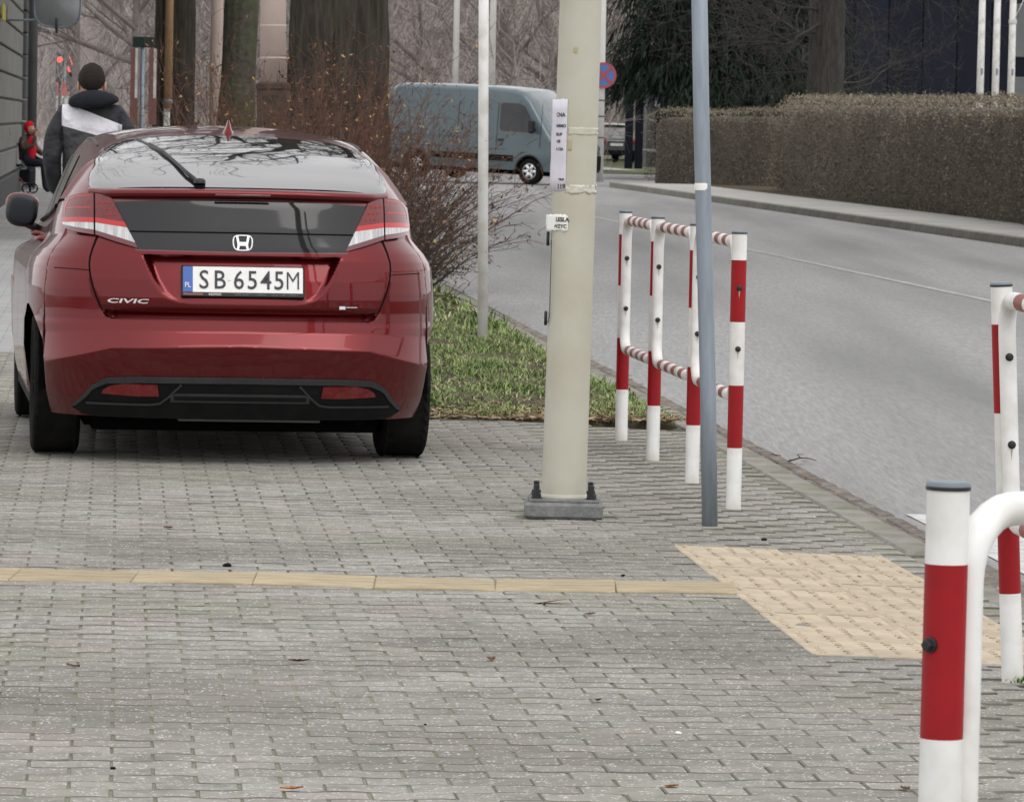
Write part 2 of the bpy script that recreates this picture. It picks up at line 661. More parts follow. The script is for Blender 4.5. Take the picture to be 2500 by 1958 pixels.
# ---- tactile warning tiles (two columns of tiles with rows of low domes)
TW, TL = 0.385, 0.392
def tile_mesh():
    mb = MB()
    mb.bbox((0, 0, -.02), (TW - .006, TL - .006, .044), .003)
    mb.cur = 1
    for i in range(5):
        for j in range(7):
            cx = -TW / 2 + TW * (i + .5) / 5
            cy = -TL / 2 + TL * (j + .5) / 7
            n = 7
            ring = lambda r, z: [(cx + r * math.cos(2 * math.pi * k / n), cy + .75 * r * math.sin(2 * math.pi * k / n), z) for k in range(n)]
            A, B = ring(.0135, .0018), ring(.0085, .0062)
            mb.cur = 1
            mb.add(A + B, [(k, (k + 1) % n, n + (k + 1) % n, n + k) for k in range(n)])
            mb.cur = 0
            mb.add(B, [tuple(range(n))])
    return mb.mesh('tactile_tile', [m_tact, m_tact_dark], smooth=False)
tm = tile_mesh()
tact = empty('tactile_paving')
tact['kind'] = 'structure'
for j in range(9):
    for i in range(2):
        a = 14.04 + TL * (j + .5)
        b = -1.185 + TW * (i + .5)
        x, y, _ = RF(a, b)
        o = bpy.data.objects.new('tactile_tile', tm)
        COL.objects.link(o)
        o.parent = tact
        o.location = (x, y, gz(x, y) + .004 + prng.uniform(-.003, .003))
        o.rotation_euler = (0, .028, ROT)
# yellow guiding strip of single slabs across the pavement
guide = empty('guiding_strip')
guide['kind'] = 'structure'
sl = MB().bbox((0, 0, -.02), (.3905, .372, .044), .004)
for k in range(5):
    sl.bbox((0, -.15 + .075 * k, .0012), (.37, .040, .003), .0015)
slm = sl.mesh('guiding_slab', m_yel, smooth=False)
for k in range(16):
    x = 0.545 - .392 * k
    y = 15.845 + (0.012 if k % 3 == 0 else 0) + prng.uniform(-.012, .012)
    o = bpy.data.objects.new('guiding_slab', slm)
    COL.objects.link(o)
    o.parent = guide
    o.location = (x, y, gz(x, y) + .003 + prng.uniform(-.003, .002))
    o.rotation_euler = (prng.gauss(0, .008), prng.gauss(0, .006), prng.gauss(0, .012))

# ---- near kerb of single stones, brick gutter, far kerb
kerb = empty('kerb')
kerb['kind'] = 'structure'
ks = MB().bbox((0, 0, 0), (.148, .992, .20), .012).mesh('kerb_stone', m_kerb, smooth=False)
for k in range(70):
    a = 10.3 + k * 1.0
    low = float(sstep(18.6, 16.8, a)) * .022
    o = bpy.data.objects.new('kerb_stone', ks)
    COL.objects.link(o)
    o.parent = kerb
    x, y, _ = RF(a, -.225)
    o.location = (x, y, -.10 - .031 - low + prng.uniform(-.004, .004))
    o.rotation_euler = (0, prng.gauss(0, .01), ROT)
gb = MB().bbox((0, 0, 0), (.072, .196, .06), .006).mesh('gutter_brick', m_brickg, smooth=False)
for k in range(150):
    a = 10.3 + k * .2
    for r in range(2):
        o = bpy.data.objects.new('gutter_brick', gb)
        COL.objects.link(o)
        o.parent = kerb
        x, y, _ = RF(a + .1 * r, -.112 + .075 * r)
        o.location = (x, y, -.03 - .064 + prng.uniform(-.004, .004))
        o.rotation_euler = (prng.gauss(0, .01), prng.gauss(0, .01), ROT)
strip('gutter_bed', -20, 200, -.16, .012, ROADZ - .006, m_dirt)
fk = empty('far_kerb')
fk['kind'] = 'structure'
fks = MB().bbox((0, 0, 0), (.15, .99, .24), .012).mesh('kerb_stone', m_kerb, smooth=False)
for k in range(82):
    a = 44 + k * 1.0
    o = bpy.data.objects.new('kerb_stone', fks)
    COL.objects.link(o)
    o.parent = fk
    x, y, _ = RF(a, 9.54)
    o.location = (x, y, -.06)
    o.rotation_euler = (0, 0, ROT)

# ---- markings
marks = empty('road_markings')
marks['kind'] = 'structure'
for b in (.06, 1.06, 2.06, 3.06):
    strip('zebra_stripe', 14.2, 20.0, b, b + .5, ROADZ + .004, m_white_mark, parent=marks, kind=None)
strip('centre_line', 20.5, 112, 4.97, 5.07, ROADZ + .004, m_line, parent=marks, kind=None)

# ---- grass verge
verge = strip('verge_soil', 24.85, 100, -2.55, -.30, 0.0, m_soil)
for v in verge.data.vertices:
    v.co.z = -.02
vg = MB()
PV = []
for a in [24.80] + list(np.arange(24.85, 70, .5)):
    row = []
    for b in np.linspace(-2.6, -.302, 12):
        x, y, _ = RF(float(a), float(b))
        row.append((x, y, -.012 + .024 * float(sstep(24.8, 25.5, a)) + .03 * math.sin((b + 2.6) / 2.3 * math.pi) * float(sstep(24.8, 26.2, a)) + .02 * mnoise.noise((x * 2, y * 2, 0)) + (-.035 if b > -.4 else 0) - (.06 if a < 24.84 else 0)))
    PV.append(row)
vg.grid(PV, flip=True)
bpy.data.objects.remove(verge, do_unlink=True)
verge = vg.build('verge', m_soil)
verge['kind'] = 'structure'

def grass_mat():
    m = bpy.data.materials.new('grass_blade')
    nt, N, L, b = nodes_of(m)
    b.inputs['Roughness'].default_value = .7
    b.inputs['Specular IOR Level'].default_value = .12
    at = N.new('ShaderNodeAttribute'); at.attribute_name = 'prand'
    cr = N.new('ShaderNodeValToRGB')
    e = cr.color_ramp.elements
    e[0].position, e[0].color = 0, (.07, .115, .03, 1)
    e[1].position, e[1].color = 1, (.50, .44, .27, 1)
    for p, c in ((.3, (.13, .195, .06, 1)), (.6, (.23, .29, .11, 1)), (.8, (.36, .37, .18, 1))):
        x = e.new(p); x.color = c
    L.new(at.outputs['Fac'], cr.inputs[0])
    L.new(cr.outputs[0], b.inputs['Base Color'])
    return m
m_grass = grass_mat()
def blades(n, fa, fb, hmin, hmax, seed, wid=.0035):
    g = np.random.default_rng(seed)
    a = fa(g, n); b = fb(g, n)
    x = 1.57 + SL * (a - 20) + b * NX
    y = a + b * NY
    h = g.uniform(hmin, hmax, n) * (0.6 + .8 * g.random(n))
    th = g.uniform(0, 2 * np.pi, n)
    lean = g.uniform(.5, 2.0, n) * h
    dx, dy = np.cos(th), np.sin(th)
    wx, wy = -dy * wid, dx * wid
    z0 = .03 * np.sin(np.clip((b + 2.6) / 2.3, 0, 1) * np.pi) * sstep(24.8, 26.2, a) - .012
    clump = np.array([mnoise.noise((float(p) * 2.6, float(q) * 1.5, 1.0)) for p, q in zip(x, y)])
    h = h * np.clip(.95 + .8 * clump, .6, 1.5)
    V = np.zeros((n, 5, 3))
    V[:, 0] = np.stack([x - wx, y - wy, z0], 1)
    V[:, 1] = np.stack([x + wx, y + wy, z0], 1)
    V[:, 2] = np.stack([x + dx * lean * .3 - wx * .8, y + dy * lean * .3 - wy * .8, z0 + h * .6], 1)
    V[:, 3] = np.stack([x + dx * lean * .3 + wx * .8, y + dy * lean * .3 + wy * .8, z0 + h * .6], 1)
    V[:, 4] = np.stack([x + dx * lean, y + dy * lean, z0 + h * g.uniform(.35, .95, n)], 1)
    F = np.array([[0, 1, 3], [0, 3, 2], [2, 3, 4]])
    FF = (F[None] + 5 * np.arange(n)[:, None, None]).reshape(-1, 3)
    dry = np.clip(g.random(n) * .66 + .10 - .45 * clump + .10 * (a < 26) + .12 * (g.random(n) > .93) * 3, 0, 1)
    return V.reshape(-1, 3), FF, np.repeat(dry, 3)
parts = [blades(34000, lambda g, n: 24.9 + 11 * g.random(n) ** 1.25, lambda g, n: -2.5 + 2.17 * g.random(n), .035, .07, 1),
         blades(16000, lambda g, n: 35 + 32 * g.random(n), lambda g, n: -2.5 + 2.2 * g.random(n), .05, .10, 2, .006)]
off = 0
Vs, Fs, As = [], [], []
for V, F, A in parts:
    Vs.append(V); Fs.append(F + off); As.append(A); off += len(V)
go = link('grass', npmesh('grass', np.vstack(Vs), np.vstack(Fs), m_grass, attr=np.concatenate(As)))
tag(go, 'patchy green and straw coloured grass on the verge beside the road', 'grass', kind='stuff')

m_leafdry = mat('dry_leaf', (0.20, 0.125, 0.08), 0.8, col2=(0.40, 0.30, 0.20), scale=8, rand=.35)
def leaf_litter(n, fx, seed, size=(.018, .04)):
    g = random.Random(seed)
    V, F, A = [], [], []
    for _ in range(n):
        x, y, z = fx(g)
        s = g.uniform(*size)
        th = g.uniform(0, 6.283)
        c, sn = math.cos(th), math.sin(th)
        t1, t2 = g.uniform(-.5, .7), g.uniform(-.4, .4)
        k = len(V)
        for (p, q, r) in ((-1, 0, 0), (0, -.38, .25), (1, 0, .1), (0, .38, .25), (0, 0, 0)):
            V.append((x + s * (p * c - q * sn), y + s * (p * sn + q * c), z + .004 + s * (r * t1 * 1.2 + p * t2 * .4 + .25)))
        F += [(k, k + 1, k + 4), (k + 1, k + 2, k + 4), (k + 2, k + 3, k + 4), (k + 3, k, k + 4)]
        A += [g.random()] * 4
    return V, F, A
def _edge(g):
    b = g.uniform(-2.4, -.28)
    a = 24.70 + abs(g.gauss(0, .42))
    x, y, _ = RF(a, b)
    return x, y, .004 + .02 * max(0, min(1, (a - 24.8) / 1.2))
V1, F1, A1 = leaf_litter(1900, _edge, 5)
def _kerbl(g):
    a = 12 + 50 * g.random() ** 1.3
    x, y, _ = RF(a, g.gauss(-.06, .06))
    return x, y, ROADZ + .012
V2, F2, A2 = leaf_litter(420, _kerbl, 6, (.008, .028))
F2 = [tuple(i + len(V1) for i in f) for f in F2]
lo = link('fallen_leaves', npmesh('fallen_leaves', V1 + V2, F1 + F2, m_leafdry, attr=A1 + A2))
tag(lo, 'brown dead leaves gathered along the edge of the grass and gutter', 'leaves', kind='stuff')
# ================================================================== vegetation
m_bark = mat('bark_dark', (0.026, 0.021, 0.018), 0.95, col2=(0.075, 0.064, 0.055), scale=6, detail=6, bump=1.0, bscale=14, stretch=(3, 3, .35), col3=(.05, .05, .034), scale3=1.2, f3=.5)
m_bark_moss = mat('bark_mossy', (0.06, 0.056, 0.043), 0.95, col2=(0.115, 0.108, 0.09), scale=9, detail=6, bump=.8, bscale=20, col3=(.085, .105, .045), scale3=1.5, f3=.8)
m_bark_grey = mat('bark_grey', (0.045, 0.041, 0.038), 0.95, col2=(0.08, 0.074, 0.069), scale=6, detail=6, bump=.8, bscale=14, stretch=(3, 3, .5))
m_tree_far = mat('hazed_bark', (0.16, 0.14, 0.13), 0.95, col2=(0.21, 0.185, 0.175), scale=2)  # distance haze is put into this paled bark colour
m_twig = mat('twig', (0.055, 0.042, 0.036), 0.9, col2=(0.09, 0.07, 0.06), scale=3)
m_twig_red = mat('twig_reddish', (0.10, 0.052, 0.04), 0.9, col2=(0.15, 0.085, 0.065), scale=3)
m_twig_far = mat('hazed_twig', (0.23, 0.20, 0.19), 0.95, col2=(0.31, 0.27, 0.255), scale=.25, rand=.18)  # twigs paled in colour to stand in for haze

def tubes_mesh(name, branches, material, smooth=True):
    """branches: list of (pts list, radii list, sides)"""
    V, F = [], []
    base = 0
    for pts, rad, n in branches:
        P = np.asarray(pts, dtype=float)
        m = len(P)
        T = np.empty_like(P)
        T[1:-1] = P[2:] - P[:-2]
        T[0] = P[1] - P[0]
        T[-1] = P[-1] - P[-2]
        T /= np.linalg.norm(T, axis=1)[:, None] + 1e-9
        ref = np.array([0, 0, 1.]) if abs(T[0][2]) < .8 else np.array([1., 0, 0])
        A = np.cross(T, ref)
        A /= np.linalg.norm(A, axis=1)[:, None] + 1e-9
        B = np.cross(T, A)
        q = 2 * np.pi * np.arange(n) / n
        r = np.asarray(rad)[:, None, None]
        ring = P[:, None, :] + r * (A[:, None, :] * np.cos(q)[None, :, None] + B[:, None, :] * np.sin(q)[None, :, None])
        V.append(ring.reshape(-1, 3))
        i = np.arange(m - 1)[:, None] * n
        k = np.arange(n)[None, :]
        j = (k + 1) % n
        f = np.stack([i + k, i + j, i + n + j, i + n + k], axis=-1).reshape(-1, 4) + base
        F.append(f)
        base += m * n
    return npmesh(name, np.vstack(V), np.vstack(F), material, smooth=smooth)

def grow(g, p, d, length, rad, level, out, spec):
    """recursive bare branch"""
    nseg = 6 if level == 0 else (5 if level < 3 else 3)
    pts, rads = [tuple(p)], [rad]
    p = np.array(p, dtype=float)
    d = np.array(d, dtype=float)
    seg = length / nseg
    endr = rad * (spec['taper'] if level < spec['levels'] else .35)
    nodes = []
    for i in range(nseg):
        wob = spec['wob'] * (1 + .35 * level)
        d = d + np.array([g.gauss(0, wob), g.gauss(0, wob), g.gauss(0, wob * .7) + spec['up'][min(level, len(spec['up']) - 1)]])
        d /= np.linalg.norm(d)
        p = p + d * seg
        pts.append(tuple(p))
        rads.append(rad + (endr - rad) * (i + 1) / nseg)
        nodes.append((p.copy(), d.copy(), rads[-1], (i + 1) / nseg))
    sides = [9, 6, 5, 4, 3, 3][min(level, 5)]
    out.append((pts, rads, sides))
    if level >= spec['levels']:
        return
    nch = spec['n'][min(level, len(spec['n']) - 1)]
    for c in range(nch):
        t = spec['from'] + (1 - spec['from']) * (c + g.random()) / nch if level else spec['from0'] + (1 - spec['from0']) * (c + g.random() * .8) / nch
        k = min(int(t * nseg), nseg - 1)
        q, dd, rr, _ = nodes[k]
        ang = spec['ang'][min(level, len(spec['ang']) - 1)] * g.uniform(.7, 1.25)
        az = g.uniform(0, 6.283)
        a = np.cross(dd, [0.3, .2, 1.0]); a /= np.linalg.norm(a) + 1e-9
        b = np.cross(dd, a)
        nd = dd * math.cos(ang) + (a * math.cos(az) + b * math.sin(az)) * math.sin(ang)
        ln = length * spec['len'] * g.uniform(.65, 1.15) * (1.15 - .45 * t)
        grow(g, q - dd * 0.02, nd, ln, max(rr * g.uniform(.45, .68), spec['minr']), level + 1, out, spec)
    # leader
    q, dd, rr, _ = nodes[-1]
    if level < spec['levels'] - 1:
        grow(g, q, dd, length * .62, rr * .95, level + 1, out, spec)

def trunk_mesh(name, x, y, prof, m, ridges=11, amp=.06, seed=1, lean=(0, 0), n=48, dz=.12):
    """prof: list of (z, r); ridged bark"""
    zs = np.arange(prof[0][0], prof[-1][0] + .001, dz)
    P = []
    for z in zs:
        r = interp(z, [p[0] for p in prof], [p[1] for p in prof])
        row = []
        for k in range(n):
            q = 2 * math.pi * k / n
            rr = r * (1 + amp * mnoise.noise((math.cos(q) * ridges * .5 + seed, math.sin(q) * ridges * .5, z * .55)) + amp * .5 * mnoise.noise((math.cos(q) * ridges * 1.6, math.sin(q) * ridges * 1.6 + seed, z * 1.8)))
            row.append((x + lean[0] * z + rr * math.cos(q), y + lean[1] * z + rr * math.sin(q), z))
        P.append(row)
    mb = MB().grid(P, closed_u=True)
    return mb

def bare_tree(name, x, y, prof, crown_z, seed, spec, label, m=None, mtw=None, amp=.06, lean=(0, 0), n=48, group=None):
    m = m or m_bark
    root = empty(name, (0, 0, 0))
    tag(root, label, 'tree', group)
    trunk_mesh('trunk', x, y, prof, m, amp=amp, seed=seed, lean=lean, n=n).build('trunk', m, root)
    g = random.Random(seed)
    out = []
    zt, rt = prof[-1]
    nm = spec.get('mains', 4)
    for k in range(nm):
        az = 6.283 * k / nm + g.uniform(-.5, .5)
        el = g.uniform(*spec.get('el', (.55, .95)))
        d = (math.cos(az) * math.cos(el), math.sin(az) * math.cos(el), math.sin(el))
        zz = crown_z + (zt - crown_z) * k / max(1, nm - 1)
        grow(g, (x + lean[0] * zz, y + lean[1] * zz, zz), d, spec['L'] * g.uniform(.85, 1.2), rt * g.uniform(.5, .75) * spec.get('thin', 1.0), 0, out, spec)
    grow(g, (x + lean[0] * zt, y + lean[1] * zt, zt - .1), (lean[0], lean[1], 1), spec['L'], rt * .9, 0, out, spec)
    link('crown', tubes_mesh('crown', out, mtw or m), root)
    return root
SP_LIME = dict(levels=4, n=[6, 5, 5, 4], taper=.5, wob=.10, up=[.05, .03, .0, -.01, .02], ang=[.75, .8, .8, .7], len=.58, minr=.013, L=9.8, mains=6)
SP_LIME['from'] = .25; SP_LIME['from0'] = .25
big = bare_tree('roadside_tree', -1.97, 53.5, [(-.2, .80), (.3, .66), (.9, .57), (1.6, .53), (3, .52), (5.2, .50), (6.5, .42)], 4.8, 11, SP_LIME,
                'huge dark ridged tree trunk rising behind the shrub right of the lamp post', amp=.13, n=96)
moss = bare_tree('roadside_tree', -3.85, 66, [(-.2, .46), (.4, .36), (1.2, .28), (2.0, .235), (4, .22), (6, .19)], 4.5, 23, SP_LIME,
                 'mossy grey green tree trunk widening at its foot beside the lamp post', m=m_bark_moss, mtw=m_bark, amp=.08, lean=(.03, 0))
dark = bare_tree('roadside_tree', -5.58, 80, [(-.2, .42), (.5, .32), (1.5, .28), (5, .26), (7, .2)], 5, 31, SP_LIME,
                 'dark straight tree trunk behind the wooden pole', amp=.08)
far1 = bare_tree('roadside_tree', -7.3, 101, [(-.2, .4), (.5, .3), (1.5, .26), (5, .22), (6, .2)], 4, 41, SP_LIME,
                 'distant dim tree trunk seen just behind the striped boards', amp=.06, n=20)

# ---- reddish brown shrub with a few yellow leaves behind the car
def shrub(name, cx, cy, seed, nst, hgt, spread, label, nleaf=900, mt=None, droop=0.0, dirx=0.0, leafcol=None, split=None):
    g = random.Random(seed)
    root = empty(name, (0, 0, 0))
    tag(root, label, 'shrub')
    br, tips = [], []
    for _ in range(nst):
        az = g.uniform(0, 6.283)
        rr = spread[2] * math.sqrt(g.random())
        p = np.array([cx + rr * math.cos(az), cy + rr * 2.2 * math.sin(az), 0.0])
        tilt = abs(g.gauss(.25, .33))
        d = np.array([math.cos(az) * math.sin(tilt) * spread[0] + dirx, math.sin(az) * math.sin(tilt) * spread[1], math.cos(tilt)])
        d /= np.linalg.norm(d)
        L = hgt * g.uniform(.55, 1.1)
        n = 8
        pts, rad = [tuple(p)], [g.uniform(.005, .011)]
        r0 = rad[0]
        for i in range(n):
            d = d + np.array([g.gauss(0, .07), g.gauss(0, .07), g.gauss(0, .05) - droop * (i / n) ** 2])
            d /= np.linalg.norm(d)
            p = p + d * L / n
            pts.append(tuple(p)); rad.append(r0 * (1 - .75 * (i + 1) / n))
            if i > 0:
                for _k in range(g.choice([1, 2, 2, 3])):
                    dd = d + np.array([g.gauss(0, .6), g.gauss(0, .6), g.gauss(.05, .45)])
                    dd /= np.linalg.norm(dd)
                    l2 = L * g.uniform(.08, .26)
                    q = p.copy()
                    pp, rr2 = [tuple(q)], [rad[-1] * .6]
                    for j in range(3):
                        dd = dd + np.array([g.gauss(0, .15), g.gauss(0, .15), g.gauss(-droop * .3, .12)])
                        dd /= np.linalg.norm(dd)
                        q = q + dd * l2 / 3
                        pp.append(tuple(q)); rr2.append(rad[-1] * .6 * (1 - .25 * (j + 1)))
                        tips.append(q.copy())
                        if g.random() < .5:
                            e = dd + np.array([g.gauss(0, .7), g.gauss(0, .7), g.gauss(0, .5)])
                            e /= np.linalg.norm(e)
                            w = q + e * l2 * .4
                            br.append(([tuple(q), tuple((q + w) / 2 + np.array([0, 0, .01])), tuple(w)], [.003, .0025, .0015], 3))
                            tips.append(w)
                    br.append((pp, rr2, 3))
        br.append((pts, rad, 4))
    link('branches', tubes_mesh('branches', br, mt or m_twig_red), root)
    if nleaf:
        V, F, A = [], [], []
        for _ in range(nleaf):
            t = g.choice(tips)
            s = g.uniform(.012, .03)
            ax = Vector((g.gauss(0, 1), g.gauss(0, 1), g.gauss(0, 1))).normalized()
            bx = ax.orthogonal().normalized()
            k = len(V)
            t = Vector(t)
            V += [t, t + ax * s + bx * s * .45, t + ax * s * 2, t + ax * s - bx * s * .45]
            F.append((k, k + 1, k + 2, k + 3)); A.append(g.random())
        lf = link('leaves', npmesh('leaves', [tuple(v) for v in V], F, leafcol, attr=A), root)
        lf['kind'] = 'stuff'
    return root
def leafmat(name, stops):
    m = bpy.data.materials.new(name)
    nt, N, L, b = nodes_of(m)
    b.inputs['Roughness'].default_value = .75
    b.inputs['Specular IOR Level'].default_value = .08
    at = N.new('ShaderNodeAttribute'); at.attribute_name = 'prand'
    cr = N.new('ShaderNodeValToRGB')
    e = cr.color_ramp.elements
    e[0].position, e[0].color = stops[0][0], (*stops[0][1], 1)
    e[1].position, e[1].color = stops[-1][0], (*stops[-1][1], 1)
    for p, c in stops[1:-1]:
        x = e.new(p); x.color = (*c, 1)
    L.new(at.outputs['Fac'], cr.inputs[0])
    L.new(cr.outputs[0], b.inputs['Base Color'])
    return m
m_leaf_bush = leafmat('leaf_bush', [(0, (.05, .032, .022)), (.6, (.11, .068, .042)), (.86, (.24, .15, .08)), (.96, (.42, .30, .10)), (1, (.55, .42, .12))])
m_leaf_low = leafmat('leaf_low', [(0, (.03, .022, .018)), (.6, (.07, .05, .04)), (1, (.22, .15, .10))])
shrub('verge_shrub', -2.30, 47.5, 4, 200, 1.95, (1.0, 1.0, .75), 'dense reddish brown shrub with sparse yellow leaves in front of the huge trunk', 2600, leafcol=m_leaf_bush)
shrub('verge_shrub', -1.55, 45.5, 9, 190, 1.70, (1.4, 1.2, .50), 'bare arching reddish shrub leaning out towards the road beside the car', 1600, droop=.10, dirx=.28, leafcol=m_leaf_bush)
shrub('verge_shrub', -1.15, 41.5, 14, 90, 1.15, (1.3, 1.2, .35), 'low scrubby bush with small dark leaves right behind the tail lamp', 1600, droop=.28, dirx=.22, leafcol=m_leaf_low, mt=m_twig)

# ---- clipped beech hedge across the road
def hedge_mat():
    return leafmat('hedge_leaf', [(0, (.10, .086, .07)), (.45, (.205, .177, .142)), (.75, (.29, .248, .195)), (.93, (.33, .30, .19)), (1, (.48, .41, .32))])
m_hleaf = hedge_mat()
m_hcore = mat('hedge_core', (0.085, 0.073, 0.06), 0.95, col2=(0.135, 0.115, 0.093), scale=5)
def hedge(name, p0, p1, width, h0, h1, n, seed, label, z0=.05, rr=.28):
    root = empty(name)
    tag(root, label, 'hedge')
    g = np.random.default_rng(seed)
    p0, p1 = np.array(p0, float), np.array(p1, float)
    L = np.linalg.norm(p1 - p0)
    u = (p1 - p0) / L
    nrm = np.array([u[1], -u[0]])           # outward, towards the road/right of direction
    # core: rounded section swept along
    sec = []
    for q in np.linspace(0, math.pi, 9):
        sec.append((-math.cos(q), math.sin(q)))
    P = []
    ns = max(6, int(L / .6))
    for i in range(ns + 1):
        t = i / ns
        c = p0 + u * L * t
        h = h0 + (h1 - h0) * t
        shrink = 1.0 if 0 < i < ns else .6
        row = [(c[0] - nrm[0] * width / 2 * shrink, c[1] - nrm[1] * width / 2 * shrink, z0 - .1)]
        for (a, b) in sec:
            e = .78 if abs(a) < .9 else 1
            row.append((c[0] + nrm[0] * width / 2 * a * shrink * .88, c[1] + nrm[1] * width / 2 * a * shrink * .88,
                        z0 + (h - z0 - .14) * (.9 if shrink < 1 else 1) * (1 - .10 * (1 - b ** .35 if b > 0 else 1)) + .05 * mnoise.noise((t * 30, a, 3))))
        row.append((c[0] + nrm[0] * width / 2 * shrink * .9, c[1] + nrm[1] * width / 2 * shrink * .9, z0 - .1))
        P.append(row)
    cm = MB().grid(P)
    cm.add(P[0], [tuple(range(len(P[0])))])
    cm.add(P[-1], [tuple(range(len(P[-1]) - 1, -1, -1))])
    cm.build('core', m_hcore, root)
    # leaves and twig ends on the faces
    w = width
    per = np.array([1.0, .35 * w / 2, .35])
    t = g.random(n)
    which = g.random(n)
    h = h0 + (h1 - h0) * t
    face = which < .70
    top = (which >= .70) & (which < .92)
    end = which >= .92
    off = np.where(face, w / 2, g.uniform(-w / 2, w / 2, n))
    zz = np.where(face, z0 + (h - z0) * g.random(n) ** .92, h)
    zz = np.where(end, z0 + (h - z0) * g.random(n), zz)
    # round the top edge
    edge = np.clip((np.abs(off) - (w / 2 - rr)) / rr, 0, 1)
    zz = np.where(top, zz - rr * (1 - np.sqrt(1 - edge ** 2)), zz)
    over = np.clip((zz - (h - rr)) / rr, 0, 1)
    off = np.where(face, off - rr * (1 - np.sqrt(np.clip(1 - over ** 2, 0, 1))), off)
    along = L * t
    along = np.where(end, np.where(g.random(n) < .5, .05, L - .05), along)
    ct = np.where(end, 0, g.normal(0, .035, n))
    bulge = .07 * np.sin(along * 1.1) * np.sin(zz * 2.3 + along * .4) + .05 * np.sin(along * 2.9 + 1)
    off = off + np.where(face, bulge + g.normal(0, .04, n), 0)
    zz = zz + np.where(top, .04 * np.sin(along * 1.7) + np.abs(g.normal(0, .045, n)), 0)
    C = np.stack([p0[0] + u[0] * along + nrm[0] * off, p0[1] + u[1] * along + nrm[1] * off, zz], 1)
    A = g.normal(0, 1, (n, 3)); A /= np.linalg.norm(A, axis=1)[:, None]
    B = np.cross(A, g.normal(0, 1, (n, 3))); B /= np.linalg.norm(B, axis=1)[:, None]
    s = g.uniform(.012, .030, n)[:, None]
    twig = (g.random(n) < .25)[:, None]
    la = np.where(twig, s * 3.0, s)
    lb = np.where(twig, s * .12, s * .55)
    V = np.stack([C - A * la, C + B * lb, C + A * la, C - B * lb], 1).reshape(-1, 3)
    F = (np.arange(4)[None] + 4 * np.arange(n)[:, None])
    patch = .5 + .5 * np.sin(along * .9 + 2 * np.sin(zz * 1.5 + along * .33))
    at = np.clip(g.random(n) * .75 + .25 * patch * g.random(n) + np.where(top | (zz > h - .3), .12, 0), 0, 1)
    o = link('foliage', npmesh('foliage', V, F, m_hleaf, attr=at), root)
    o['kind'] = 'stuff'
    return root
hedge('hedge', (6.98, 117.5), (9.75, 64.0), 1.5, 2.24, 2.0, 75000, 1, 'long clipped brown beech hedge along the far pavement, the taller one', rr=.30)
hedge('hedge', (4.05, 131.5), (7.2, 126.0), 1.4, 1.92, 1.98, 16000, 2, 'lower dark hedge between the taller hedge and the side street', rr=.2)

# ---- far bare thicket (reads as one mass of twigs)
def thicket(name, zones, seed, m, label):
    g = np.random.default_rng(seed)
    Vs = []
    for (x0, x1, y0, y1, z0, z1, n, ln, wd, lean) in zones:
        x = g.uniform(x0, x1, n); y = g.uniform(y0, y1, n); z = z0 + (z1 - z0) * g.random(n) ** 1.1
        d = np.stack([g.normal(0, lean, n), g.normal(0, lean, n), np.abs(g.normal(.7, .5, n))], 1)
        d /= np.linalg.norm(d, axis=1)[:, None]
        L = ln * g.uniform(.4, 1.4, n)
        C = np.stack([x, y, z], 1)
        w = np.stack([np.ones(n), np.zeros(n), np.zeros(n)], 1) * (wd * g.uniform(.5, 1.5, n))[:, None]
        bend = g.normal(0, .15, (n, 3)) * L[:, None]
        mid = C + d * (L * .5)[:, None] + bend * .5
        tip = C + d * L[:, None]
        Vs.append(np.stack([C - w, C + w, mid + w * .7, mid - w * .7, tip, tip + w * .2], 1))
    V = np.concatenate(Vs)
    n = len(V)
    V = V.reshape(-1, 3)
    F = np.concatenate([(np.array([0, 1, 2, 3])[None] + 6 * np.arange(n)[:, None]), (np.array([3, 2, 5, 4])[None] + 6 * np.arange(n)[:, None])])
    at = g.random(n)
    o = link(name, npmesh(name, V, F, m, attr=np.concatenate([at, at])))
    tag(o, label, 'thicket', kind='stuff')
    return o
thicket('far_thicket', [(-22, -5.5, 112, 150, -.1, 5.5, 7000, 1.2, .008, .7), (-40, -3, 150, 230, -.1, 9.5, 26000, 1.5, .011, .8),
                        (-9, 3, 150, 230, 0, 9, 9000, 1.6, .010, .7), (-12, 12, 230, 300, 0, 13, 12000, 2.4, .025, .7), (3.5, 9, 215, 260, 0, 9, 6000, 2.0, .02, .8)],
        3, m_twig_far, 'hazy grey brown mass of bare twigs far beyond the street')

